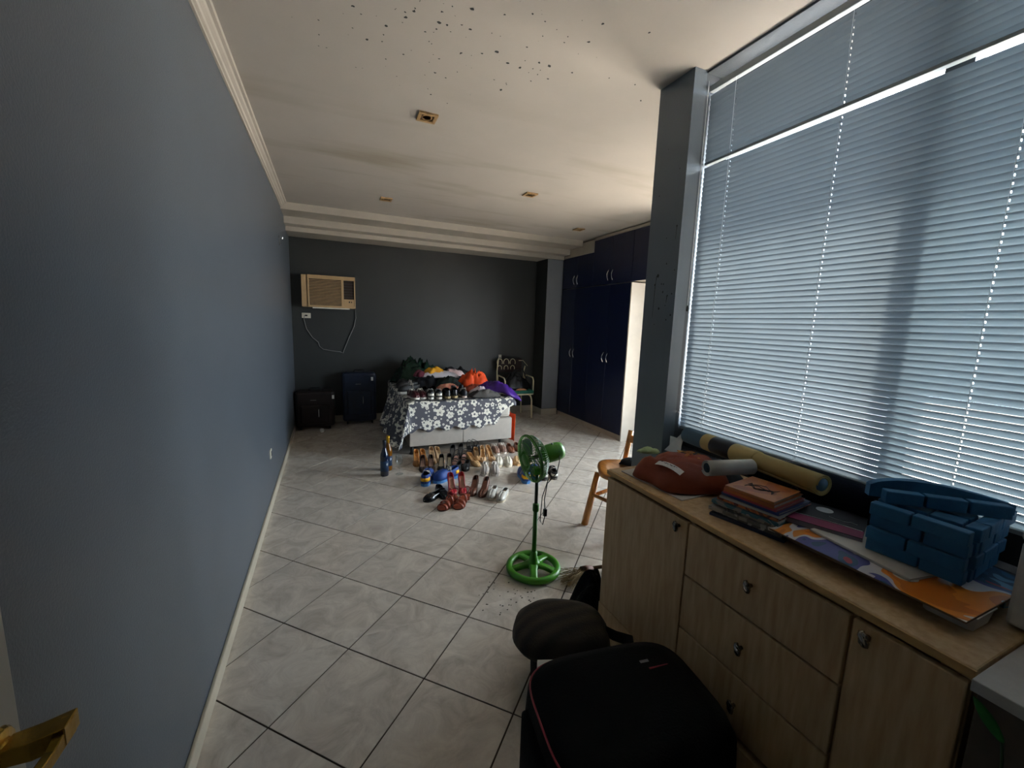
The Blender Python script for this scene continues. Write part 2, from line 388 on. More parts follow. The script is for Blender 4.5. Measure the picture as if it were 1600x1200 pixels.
# ------------------------------------------------------------------ wardrobe
M_blue = mat('navy_lacquer', '#0e1838', .28, var=.08, scale=4); M_body = mat('wardrobe_white', '#c3bbae', .5, var=.04)
M_chrome = mat('chrome', '#c8c8ca', .2, metal=1, var=.05)
wd = thing('wardrobe', 'tall navy blue fitted wardrobe with curved chrome handles and white end panel', 'wardrobe', (3.8, 5.1, 0))
o3 = (3.8, 5.1, 0)
g = G(); g.box(3.50, 4.145, 4.262, 5.945, .07, 2.06); g.build('body', M_body, wd, o3)
box('plinth', M_trim, 3.495, 4.145, 4.262, 5.945, 0, .068, wd, org=o3)
box('end_panel', M_body, 3.478, 4.145, 4.242, 4.2605, 0, 2.055, wd, org=o3)
box('upper_body', M_body, 3.50, 4.145, 3.40, 5.385, 2.075, 2.695, wd, org=o3)
box('upper_body', M_body, 3.50, 4.145, 5.39, 5.945, 2.075, 2.54, wd, org=o3)
ys = (5.945, 5.545, 5.115, 4.69, 4.263)
def handle(par, y, z, dy, hgt=.14):
    g = G(); pts = []
    for k in range(9):
        a = k/8; pts.append((3.4795-.028*math.sin(math.pi*a)-.0005, y+dy*.012*math.sin(math.pi*a), z+hgt*(a-.5)))
    g.tube(pts, .0055, 8); h = g.build('handle', M_chrome, par, o3, smooth=True); h['label'] = 'curved chrome handle'
for i in range(4):
    a, b = ys[i+1]+.003, ys[i]-.003
    d = box('door', M_blue, 3.48, 3.499, a, b, .072, 2.055, wd, bevel=.002, org=o3)
    handle(d, (a+.045) if i % 2 == 0 else (b-.045), 1.07, 0)
    zt = 2.535 if i < 2 else 2.69
    d = box('upper_door', M_blue, 3.48, 3.499, a, b, 2.07, zt, wd, bevel=.002, org=o3)
    handle(d, (a+.045) if i % 2 == 0 else (b-.045), 2.185, 0)
box('upper_door', M_blue, 3.48, 3.499, 3.842, 4.257, 2.07, 2.69, wd, bevel=.002, org=o3)
box('upper_door', M_blue, 3.48, 3.499, 3.41, 3.836, 2.07, 2.69, wd, bevel=.002, org=o3)
box('filler_panel', M_trim, 3.482, 3.4995, 5.115, 5.415, 2.54, 2.71, wd, org=o3)
box('filler_panel', M_trim, 3.482, 3.4995, 5.4155, 5.765, 2.54, 2.66, wd, org=o3)
box('filler_panel', M_trim, 3.482, 3.4995, 5.7655, 5.94, 2.54, 2.58, wd, org=o3)
box('filler_strip', M_trim, 3.482, 3.4995, 3.41, 5.11, 2.695, 2.73, wd, org=o3)
# ------------------------------------------------------------------ dresser cabinet under the window
M_oak = mat('pale_oak', '#c7a676', .5, var=.1, scale=6)
def woodgrain(m, c1, c2, sc=(1, 1, .12)):
    nt = m.node_tree; N = nt.nodes; L = nt.links; tc = [n for n in N if n.type == 'TEX_COORD'][0]; nz = [n for n in N if n.type == 'TEX_NOISE'][0]
    mp = N.new('ShaderNodeMapping'); mp.inputs['Scale'].default_value = sc; L.new(tc.outputs['Object'], mp.inputs[0]); L.new(mp.outputs[0], nz.inputs['Vector'])
    nz.inputs['Scale'].default_value = 55; nz.inputs['Detail'].default_value = 5
    rp = [n for n in N if n.type == 'VALTORGB'][0]; rp.color_ramp.elements[0].color = (*lin(c1), 1); rp.color_ramp.elements[1].color = (*lin(c2), 1)
woodgrain(M_oak, '#b29269', '#cbaf86')
M_oake = mat('oak_edge', '#b8945c', .5, var=.1); M_pewter = mat('pewter', '#8a867f', .25, metal=1, var=.3, scale=60)
cb = thing('dresser', 'long pale oak dresser with two doors, three drawers and twisted pewter knobs', 'cabinet', (1.43, .75, 0)); oc = (1.43, .75, 0)
g = G(); g.box(1.172, 1.70, 1.455, 1.475, .0, .826); g.box(1.172, 1.70, .29, .31, 0, .826); g.box(1.172, 1.70, .99, 1.01, .19, .826); g.box(1.172, 1.70, .488, .506, .19, .826); g.box(1.68, 1.70, .31, 1.455, .19, .826); g.box(1.172, 1.70, .31, 1.455, .17, .189)
g.build('body', M_oak, cb, oc)
box('worktop', M_oak, 1.158, 1.705, .285, 1.482, .827, .85, cb, bevel=.004, org=oc)
box('edge_strip', M_oake, 1.152, 1.158, .285, 1.482, .829, .848, cb, org=oc)
box('plinth', M_oak, 1.152, 1.171, .285, 1.478, 0, .188, cb, bevel=.002, org=oc)
def knob(par, y, z):
    h = G(); q = (1.152, y, z)
    h.lathe([(.001, 0), (.006, 0), (.005, .012), (.008, .016)], 10, Matrix.Translation(q) @ Matrix.Rotation(R(-90), 4, 'Y'))
    for s in (-1, 1):
        pts = [(1.152-.02-.004*math.cos(k*.8+s), y+s*.006*math.sin(k*math.pi/3)+.006*(k/6-.5), z+.017*(k/3-1)) for k in range(7)]
        h.tube(pts, [.003, .0065, .0085, .0085, .0085, .0065, .003], 7)
    k = h.build('knob', M_pewter, par, oc, smooth=True); k['label'] = 'twisted pewter knob'
def front(name, y0, y1, z0, z1, kn):
    d = box(name, M_oak, 1.153, 1.1715, y0, y1, z0, z1, cb, bevel=.003, org=oc); knob(d, *kn); return d
front('door', 1.006, 1.474, .192, .815, (1.043, .788))
front('door', .292, .492, .192, .815, (.458, .79))
front('drawer', .5, 1.0, .622, .815, (.752, .735))
front('drawer', .5, 1.0, .414, .616, (.757, .52))
front('drawer', .5, 1.0, .218, .408, (.757, .315))
# white desk end and white box at the right edge
M_lam = mat('white_laminate', '#b4b2ae', .5, var=.05, scale=60)
dk = thing('white_desk', 'white topped desk at the lower right corner, in front of the dresser', 'desk', (1.35, 0, 0))
box('desktop', M_lam, 1.105-1.35, 1.70-1.35, -.5, .277, .833, .858, dk, bevel=.002)
box('side_panel', mat('desk_side', '#4d4238', .6, var=.1, scale=40), 1.115-1.35, 1.69-1.35, -.49, .268, 0, .832, dk)
tw = thing('white_appliance', 'tall white box standing at the right end of the dresser top', 'box', (1.46, .2, .8585))
box('case', M_lam, -.064, .09, -.2, .122, 0, .20, tw, bevel=.008); box('lid', M_lam, -.066, .092, -.202, .124, .203, .23, tw, bevel=.006)
box('foot', mat('black_plastic', '#141414', .4), -.05, .08, -.19, .095, -.0005, .004, tw)
# ------------------------------------------------------------------ bed
def nz3(p, s=1.0, seed=0): return noise.noise(Vector((p[0]*s+seed*7.3, p[1]*s-seed*3.1, p[2]*s+seed*1.7)))
bd = thing('bed', 'low bed with two pale drawer fronts and black feet', 'bed', (1.395, 5.4, 0)); ob = (1.395, 5.4, 0)
BXL, BXR, BYF, BYB, BZ = .78, 2.01, 4.5, 6.33, .60
M_bedb = mat('bed_laminate', '#b3aba2', .5, var=.04, scale=20)
box('base', M_bedb, BXL, BXR, BYF+.018, BYB, .10, .36, bd, org=ob)
box('drawer', M_bedb, BXL, (BXL+BXR)/2-.003, BYF, BYF+.0175, .10, .355, bd, bevel=.002, org=ob)
box('drawer', M_bedb, (BXL+BXR)/2+.003, BXR, BYF, BYF+.0175, .10, .355, bd, bevel=.002, org=ob)
box('mattress', mat('mattress_white', '#b9b4ac', .8), BXL+.01, BXR-.01, BYF+.01, BYB-.01, .362, BZ-.012, bd, bevel=.04, org=ob)
M_blk = mat('black_plastic', '#141414', .4)
for x, y in ((BXL+.03, BYF+.05), (BXR-.13, BYF+.05), (BXL+.05, BYB-.06), (BXR-.05, BYB-.06)):
    G().lathe([(.022, 0), (.03, 0), (.028, .012), (.018, .02), (.018, .099)], 14, Matrix.Translation((x, y, 0))).build('foot', M_blk, bd, ob)
def floral():
    m = bpy.data.materials.new('floral_print'); m.use_nodes = True; nt = m.node_tree; N = nt.nodes; L = nt.links; b = N['Principled BSDF']; b.inputs['Roughness'].default_value = .85
    uv = N.new('ShaderNodeUVMap'); uv.uv_map = 'UVMap'
    def M(op, a, b_=None, c=None):
        n = N.new('ShaderNodeMath'); n.operation = op
        for i, v in enumerate((a, b_, c)):
            if v is None: continue
            if isinstance(v, (int, float)): n.inputs[i].default_value = v
            else: L.new(v, n.inputs[i])
        return n.outputs[0]
    def layer(scale, rad, off, pick, rnd=.75):
        ad = N.new('ShaderNodeVectorMath'); ad.operation = 'MULTIPLY_ADD'; L.new(uv.outputs[0], ad.inputs[0]); ad.inputs[1].default_value = (scale,)*3; ad.inputs[2].default_value = (off, off*.37, 0)
        v = N.new('ShaderNodeTexVoronoi'); v.voronoi_dimensions = '2D'; v.inputs['Scale'].default_value = 1; v.inputs['Randomness'].default_value = rnd; L.new(ad.outputs[0], v.inputs['Vector'])
        sb = N.new('ShaderNodeVectorMath'); sb.operation = 'SUBTRACT'; L.new(ad.outputs[0], sb.inputs[0]); L.new(v.outputs['Position'], sb.inputs[1])
        sp = N.new('ShaderNodeSeparateXYZ'); L.new(sb.outputs[0], sp.inputs[0]); sc = N.new('ShaderNodeSeparateColor'); L.new(v.outputs['Color'], sc.inputs[0])
        th = M('ADD', M('ARCTAN2', sp.outputs[1], sp.outputs[0]), M('MULTIPLY', sc.outputs[1], 6.28))
        r = v.outputs['Distance']
        edge = M('MULTIPLY', M('MULTIPLY_ADD', M('ABSOLUTE', M('COSINE', M('MULTIPLY', th, 2.5))), .38, .62), M('MULTIPLY_ADD', sc.outputs[0], rad*.35, rad*.65))
        pet = M('MULTIPLY', M('LESS_THAN', r, edge), M('GREATER_THAN', sc.outputs[2], pick))
        cen = M('LESS_THAN', r, M('MULTIPLY', edge, .36))
        return M('MULTIPLY', pet, M('SUBTRACT', 1.0, cen))
    f1 = layer(6.6, .37, 3.3, .1, .55); f2 = layer(12, .36, 8.8, .32, .6); f3 = layer(21, .32, 1.9, .40)
    fl_ = M('MAXIMUM', f1, M('MAXIMUM', f2, f3))
    mx = N.new('ShaderNodeMix'); mx.data_type = 'RGBA'; L.new(fl_, mx.inputs[0]); mx.inputs[6].default_value = (*lin('#55565f'), 1); mx.inputs[7].default_value = (*lin('#e6e3d8'), 1)
    L.new(mx.outputs[2], b.inputs['Base Color']); return m
M_floral = floral()
def bedspread():
    s0, s1, t0, t1 = -.52, BXR-BXL+.05, -.345, BYB-BYF-.05
    g = G(); nu, nv = 74, 90; uvs = []
    def fn(a, b):
        s = s0+(s1-s0)*a; t = t0+(t1-t0)*b
        # hem: scalloped, and pulled up towards the right-hand corner
        if t < 0:
            lim = .335+.014*math.cos(s*31) - .19*sm(.93, 1.28, s)
            t = max(t, -lim*1.0) if s > 0 else t
            t = t*(lim/.345) if s > 0 else t
        uvs.append((s, t))
        ex, ey = max(0, -s), max(0, -t)
        x = BXL+max(0, s); y = BYF+max(0, t); r = (ex**4+ey**4)**.25
        z = BZ+.012*nz3((s*4, t*4, 0))
        if r > 1e-6:
            hy = math.hypot(ex, ey); dx, dy = -ex/hy, -ey/hy
            per = (t if ey == 0 else 0) + math.atan2(ex, ey)*.5 - (s if ex == 0 else 0)
            side = ex/hy
            fold = math.sin(per*19+1.2*math.sin(per*7))*(.30+.70*side)
            flare = .022+r*(.045+.22*side)*(1+.35*fold)+.012*fold*side*min(1, r*6)
            flare = flare*(1-.75*sm(1.15, 1.4, t))
            k = math.sqrt(max(0, 1-(flare*.9/(r+.04))**2)) if flare < r+.04 else .5
            x += dx*flare; y += dy*flare
            z = BZ-max(0, r-.02)*k*.97-.02*min(1, r*12)
            z = max(z, .006+.004*(1+fold))
        if s > BXR-BXL: x = BXR+(s-(BXR-BXL))*.8; z -= (s-(BXR-BXL))*.9
        return (x, y, z)
    g.grid(fn, nu, nv)
    me = g.mesh('bedspread', (1.395, 5.4, .6), True)
    ul = me.uv_layers.new(name='UVMap')
    for lp in me.loops: ul.data[lp.index].uv = uvs[lp.vertex_index]
    me.materials.append(M_floral); o = link('bedspread', me, None, 0, .006); o.location = (1.395, 5.4, .6)
    return tag(o, 'grey bedspread printed with white flowers draped over the bed', 'bedspread')
bedspread()
# ------------------------------------------------------------------ soft things
def lump(x, y, z, rx, ry, h, seed, rz=0, fold=.35, fs=7, p=2.2, n=(20, 64), droop=None, edge=.25):
    """a heap of cloth: closed mesh with folds"""
    g = G(); nr, na = n; c, s_ = math.cos(rz), math.sin(rz); rings = []
    for i in range(nr+1):
        r = i/nr; ring = []
        for k in range(na):
            a = 2*math.pi*k/na
            rad = r*(1+edge*nz3((math.cos(a)*1.3, math.sin(a)*1.3, 0), 1.4, seed)+.08*math.sin(a*5+seed))
            lx, ly = rx*rad*math.cos(a), ry*rad*math.sin(a)
            q = (lx*fs, ly*fs, seed*1.0)
            wq = (q[0]+1.1*nz3(q, .8, seed+5), q[1]+1.1*nz3(q, .8, seed+8), q[2])
            f = 1-2*abs(nz3(wq, .9, seed)); f2 = 1-2*abs(nz3(wq, 2.1, seed+3)); f3 = 1-2*abs(nz3(wq, 4.6, seed+9))
            hh = h*max(0, 1-r**p)**.8*(1-fold+fold*(.5*f+.32*f2+.18*f3)*1.5) + .004
            if i == nr: hh = .0
            X, Y = x+lx*c-ly*s_, y+lx*s_+ly*c; Z = z+max(hh, 0)
            if droop: Z += droop(X, Y)
            ring.append((X, Y, Z))
        rings.append(ring)
    base = [(px, py, z+(droop(px, py) if droop else 0)-.0) for px, py, pz in rings[-1]]
    g.loft(rings, True, False)
    k = len(g.v); ctr = [(x, y, z+(droop(x, y) if droop else 0))]
    last = (nr)*na; g.add(ctr, []); 
    for j in range(na): g.f.append((last+(j+1) % na, last+j, k))
    return g
def heap(name, label, cat, m, x, y, z, *a, group=None, sub=0, **kw):
    g = lump(x, y, z, *a, **kw); o = g.build(name, m, None, (x, y, z), True, sub=sub); o.location = (x, y, z)
    return tag(o, label, cat, group)
ZT = BZ+.016
M_bag = mat('bin_liner_green', '#1b3226', .2, var=.3, bump=.6, bscale=18)
heap('bin_bag', 'dark green glossy plastic bag on the bed by the far wall', 'bag', M_bag, 1.12, 5.98, ZT, .36, .27, .36, 4, fold=.45, fs=8, p=1.7)
heap('black_garment', 'black clothes bundle heaped beside the green plastic bag', 'clothes', mat('black_cloth', '#101013', .9, bump=.3), 1.70, 6.02, ZT, .30, .22, .2, 9, fold=.4)
heap('dark_blanket', 'dark clothes heap in the middle of the bed behind the shoes', 'clothes', mat('darknavy_cloth', '#12131a', .9, var=.4, bump=.3), 1.19, 5.47, ZT, .23, .2, .16, 14, fold=.3)
heap('striped_garment', 'dark green garment folded on the bed in front of the orange one', 'clothes', mat('dkgreen_cloth', '#1d3028', .85, bump=.3, col2='#121416', scale=5), 1.44, 5.28, ZT, .2, .16, .15, 21, fold=.35)
heap('white_shirt', 'white shirt spread over the dark clothes behind the shoes', 'clothes', mat('white_cloth', '#cfcad2', .85, var=.06, bump=.3), 1.34, 5.50, ZT+.13, .30, .13, .075, 31, rz=-.1, fold=.4)
heap('yellow_cloth', 'crumpled yellow cloth on top of the white shirt', 'clothes', mat('yellow_cloth', '#e2a80f', .7, bump=.5, bscale=25, col2='#c98309', scale=9), 1.285, 5.53, ZT+.175, .13, .095, .085, 7, fold=.45)
heap('maroon_cloth', 'small maroon cloth beside the yellow one', 'clothes', mat('maroon_cloth', '#5a1c2b', .85, bump=.3), 1.08, 5.50, ZT+.14, .085, .08, .075, 3, fold=.35)
heap('pink_towel', 'pale pink folded cloth behind the orange garment', 'clothes', mat('pink_cloth', '#cdb0b0', .9, bump=.3), 1.60, 5.68, ZT+.12, .15, .10, .09, 6, rz=-.2, fold=.3)
heap('orange_garment', 'bright orange crumpled garment on the right of the bed', 'clothes', mat('orange_cloth', '#f0520f', .65, bump=.5, bscale=25, col2='#d93e08', scale=8), 1.76, 5.24, ZT+.03, .22, .13, .20, 12, rz=-.35, fold=.5, fs=9)
def slope_(X, Y): return -.5*max(0, X-1.95)
heap('rust_cloth', 'faded rust coloured cloth beneath the orange garment', 'clothes', mat('rust_cloth', '#a34a35', .85, bump=.4), 1.70, 5.0, ZT, .15, .12, .085, 18, rz=-.3, fold=.4)
heap('purple_garment', 'long shiny purple garment sliding off the right corner of the bed', 'clothes', mat('purple_satin', '#4b1d90', .4, bump=.3, bscale=14, col2='#35106c', scale=6), 1.92, 4.76, ZT+.03, .29, .11, .12, 25, rz=-.72, fold=.4, fs=6, droop=slope_)
heap('grey_garment', 'grey garment lying on the bed edge beside the purple one', 'clothes', mat('grey_cloth', '#4c4a48', .9, bump=.4), 1.68, 4.61, ZT, .19, .085, .08, 33, rz=-.05, fold=.4)
heap('pale_scarf', 'pale pink printed scarf between the grey and purple garments', 'clothes', mat('scarf_cloth', '#c9b6bc', .85, bump=.4), 1.68, 4.77, ZT+.005, .15, .06, .085, 41, rz=-.35, fold=.4)
heap('red_print_cloth', 'small red printed cloth behind the dark shoes on the bed', 'clothes', mat('redprint_cloth', '#a83a3a', .85, col2='#d2a07c', scale=22, bump=.3), 1.36, 5.05, ZT, .17, .07, .10, 43, rz=-.05, fold=.35)
heap('grey_blanket', 'dark grey knitted blanket at the left of the bed behind the sneakers', 'blanket', mat('knit_grey', '#2c2c2c', .95, bump=.6, bscale=90), .88, 5.62, ZT, .085, .17, .10, 47, fold=.3)
M_or = mat('orange_cloth', '#f0520f', .65)
g = G(); g.grid(lambda a, b: (2.075+.012*math.sin(a*9)+.01*b, 4.56+a*.24, .035+b*.34), 10, 8)
tag(g.build('orange_cloth', M_or, None, (0, 0, 0), True, solid=.006), 'orange cloth hanging down behind the right corner of the bed', 'cloth')
# ------------------------------------------------------------------ suitcases
def suitcase(name, label, x, y, w, d, h, rz, m, rib=False):
    t = thing(name, label, 'suitcase', (x, y, 0), rz, 'suitcases by the far wall'); mm = mat('case_trim', '#0c0c0e', .5)
    box('shell', m, -w/2, w/2, -d/2, d/2, .045, h, t, bevel=.035)
    g = G(); g.box(-w/2-.002, w/2+.002, -.006, .006, .05, h+.002); g.build('zip_band', mm, t, bevel=.002)
    g = G(); g.tube([(-.07, 0, h-.005), (-.07, 0, h+.022), (-.05, 0, h+.032), (.05, 0, h+.032), (.07, 0, h+.022), (.07, 0, h-.005)], .009, 8); g.build('carry_handle', mm, t, smooth=True)
    box('front_pocket', m, -w*.36, w*.36, -d/2-.022, -d/2+.01, h*.18, h*.66, t, bevel=.018)
    for sx in (-1, 1):
        for sy in (-1, 1):
            G().lathe([(.001, -.011), (.02, -.011), (.023, 0), (.02, .011), (.001, .011)], 14, Matrix.Translation((sx*(w/2-.06), sy*(d/2-.05), .023)) @ Matrix.Rotation(R(90), 4, 'Y')).build('wheel', mm, t, smooth=True)
    for k, (px, pz, tall) in enumerate(((.0, .70, 0), (w*.10, .55, 1))):
        if tall: box('zip_pull', M_chrome, px-.004, px+.004, -d/2-.027, -d/2-.0225, h*pz-.10, h*pz, t)
        else: box('name_strip', mat('tag_grey', '#8a8a88', .5), px-.05, px+.02, -d/2-.004, -d/2-.0005, h*.78, h*.79, t)
    return t
sa = suitcase('suitcase', 'dark brown suitcase in the far left corner with a silver zip pull', -.205, 6.06, .47, .27, .52, R(-2), mat('case_brown', '#1d100c', .55, var=.3))
sb = suitcase('suitcase', 'taller dark navy suitcase standing between the brown one and the bed', .365, 6.2, .45, .2, .74, R(-3), mat('case_navy', '#1b2438', .35, var=.25))
for t, x, y, z in ((sa, .225, -.142, .47), (sb, .17, -.117, .68)):
    o = box('luggage_tag', mat('tag_white', '#dcdcd6', .6), x-.014, x+.014, y, y+.006, z-.05, z, t); o['label'] = 'white luggage tag'
t = thing('small_ball', 'small white ball on the floor in front of the brown suitcase', 'ball', (-.13, 5.79, 0))
rings = [(.0001+.028*math.sin(a*math.pi/8), .028-.028*math.cos(a*math.pi/8)) for a in range(9)]
G().lathe(rings, 16).build('ball_body', mat('ball_white', '#dcdcd8', .3), t, smooth=True); G().lathe([(.0285, .027), (.0287, .029), (.0285, .03)], 16).build('seam', mat('tag_grey', '#8a8a88', .5), t)
# ------------------------------------------------------------------ air conditioner
M_ac = mat('ac_beige', '#b99a70', .5, var=.07, scale=12); M_acd = mat('ac_dark', '#2a1a10', .7); M_foam = mat('ac_foam', '#dcd8cc', .8)
ac = thing('air_conditioner', 'beige window air conditioner set in the dark far wall', 'air conditioner', (.0, 6.35, 1.62)); oa = (.0, 6.35, 1.62)
g = G(); x0, x1, y0, z0, z1 = -.327, .335, 6.17, 1.625, 2.045
box('housing', M_ac, x0, x1, y0+.03, 6.345, z0, z1, ac, bevel=.008, org=oa)
box('side_panel', M_ac, x0, -.262, y0+.012, y0+.0295, z0+.004, z1-.004, ac, bevel=.004, org=oa)
g = G(); xa, xb = -.255, x1
g.box(xa, xb, y0, y0+.028, z1-.05, z1); g.box(xa, xb, y0, y0+.028, z0, z0+.028); g.box(xa, xa+.02, y0, y0+.028, z0+.028, z1-.05); g.box(xb-.016, xb, y0, y0+.028, z0+.028, z1-.05); g.box(.158, .188, y0, y0+.028, z0+.028, z1-.05)
g.build('front_frame', M_ac, ac, oa, bevel=.003)
box('grille_back', M_acd, xa+.02, xb-.016, y0+.02, y0+.0285, z0+.028, z1-.05, ac, org=oa)
for i in range(17):
    z = z0+.038+i*.0195
    box('louvre', M_ac, xa+.021, .157, y0+.004, y0+.018, z, z+.008, ac, org=oa)
for i in range(6):
    z = z0+.145+i*.036
    box('vent_slat', mat('ac_slat_dark', '#3d3430', .6), .19, xb-.018, y0+.008, y0+.018, z, z+.005, ac, org=oa)
cp = box('control_panel', M_ac, .19, xb-.018, y0+.004, y0+.018, z0+.03, z0+.12, ac, org=oa)
for k in range(2): box('button', M_blk, .25+k*.03, .262+k*.03+.006*(1-k), y0+.001, y0+.0035, z0+.075, z0+.093, cp, org=oa)
box('foam_strip', M_foam, -.2, .26, y0+.012, y0+.03, z0-.016, z0-.0005, ac, org=oa)
def outlet(name, label, c, axis, w=.11, h=.07):
    t = thing(name, label, 'outlet', c); m = mat('outlet_cream', '#cfc8b6', .4)
    if axis == 'y':
        box('plate', m, -w/2, w/2, -.009, 0, -h/2, h/2, t, bevel=.002); box('socket', M_blk, -.016, .016, -.0125, -.0092, -.009, .009, t)
    else:
        box('plate', m, 0, .009, -w/2, w/2, -h/2, h/2, t, bevel=.002); box('socket', M_blk, .0092, .0115, -.012, .012, -.02, .02, t)
outlet('wall_outlet', 'cream socket under the air conditioner with a plug in it', (-.288, 6.35, 1.51), 'y')
outlet('wall_outlet', 'small upright cream socket on the far wall above the padded chair', (2.58, 6.35, .92), 'y', .05, .11)
outlet('wall_outlet', 'small round cable outlet low on the left wall above the skirting', (XL, 3.65, .41), 'x', .07, .07)
t = thing('wall_hook', 'small metal bracket high on the left wall near the beam', 'hook', (XL, 5.13, 2.28))
box('plate', M_chrome, 0, .004, -.02, .02, -.05, .05, t); G().tube([(.004, 0, .02), (.03, 0, .02), (.034, 0, .035)], .005, 6).build('hook_arm', M_chrome, t); G().tube([(.004, 0, -.03), (.02, 0, -.03)], .004, 6).build('screw', M_chrome, t)
pts = []
for x, z in ((.337, 1.62), (.345, 1.5), (.32, 1.38), (.25, 1.22), (.19, 1.07), (.165, 1.0), (.13, 1.015), (.02, 1.03), (-.09, 1.05), (-.135, 1.09), (-.15, 1.15), (-.22, 1.21), (-.29, 1.33), (-.318, 1.46), (-.31, 1.51)): pts.append((x, 6.336, z))
tag(G().tube(pts, .0045, 6).build('power_cord', mat('cord_grey', '#8c8a86', .6), None, smooth=True), 'grey power cord hanging in a loop below the air conditioner', 'cord')
# ------------------------------------------------------------------ padded chair at the far wall
M_cream = mat('cream_metal', '#d7cda9', .4)
ch = thing('padded_chair', 'cream metal chair with green padded seat beside the bed', 'chair', (2.72, 6.0, 0))
sq = []
G().box(-.245, .235, -.22, .22, .40, .455).build('seat', mat('green_pad', '#1f6a58', .8, var=.2, scale=40, bump=.4), ch, bevel=.02)
g = G(); g.tube([(-.23, -.205, .39), (.22, -.205, .39), (.22, .205, .39), (-.23, .205, .39)], .012, 8, True); g.build('seat_frame', M_cream, ch, smooth=True)
for sx, sy in ((-1, -1), (1, -1), (-1, 1), (1, 1)):
    G().tube([(sx*.15, sy*.2, .385), (sx*.185, sy*.2, .36), (sx*.205, sy*.2, .30), (sx*.215, sy*.205, .0)], .0125, 8).build('leg', M_cream, ch, smooth=True)
for sx in (-1, 1):
    g = G(); g.tube([(sx*.24, .17, .39), (sx*.245, .16, .62), (sx*.25, .12, .66), (sx*.25, -.12, .645), (sx*.245, -.16, .60), (sx*.24, -.17, .39)], .011, 8); g.build('armrest', M_cream, ch, smooth=True)
g = G()
for k in range(3):
    x = -.2+k*.115
    for r_, zz in ((.047, .86), (.036, .765)):
        g.tube([(x+r_*math.sin(a)*1.0, .20, zz+r_*1.25*math.cos(a)) for a in [R(v) for v in range(-115, 116, 23)]], .0055, 6)
g.tube([(.14, .20, .89), (.22, .20, .89), (.30, .19, .80)], .0055, 6)
g.build('scroll_back', M_cream, ch, smooth=True)
g = G(); g.tube([(-.235, .2, .39), (-.24, .21, .72), (-.22, .21, .92)], .011, 8); g.tube([(.235, .2, .39), (.245, .21, .72), (.26, .2, .8)], .011, 8); g.build('back_post', M_cream, ch, smooth=True)
box('back_pad', mat('dark_pad', '#241313', .8), -.22, .2, .213, .235, .70, .92, ch, bevel=.008)
bg = heap('black_bag', 'black handbag slumped on the padded chair', 'bag', mat('black_leather', '#0d0e12', .4, bump=.3), 2.73, 6.0, .457, .24, .17, .27, 51, fold=.3, p=1.8)
G().tube([(-.14, -.1, .16), (-.1, -.13, .3), (.05, -.13, .33), (.13, -.1, .18)], .01, 7).build('strap', mat('black_cloth', '#101013', .9), bg, smooth=True)
heap('tan_glove', 'small tan strap lying at the front of the black handbag', 'strap', mat('tan_leather', '#a5714a', .6), 2.74, 5.805, .457, .10, .022, .03, 5, fold=.2, n=(6, 20))
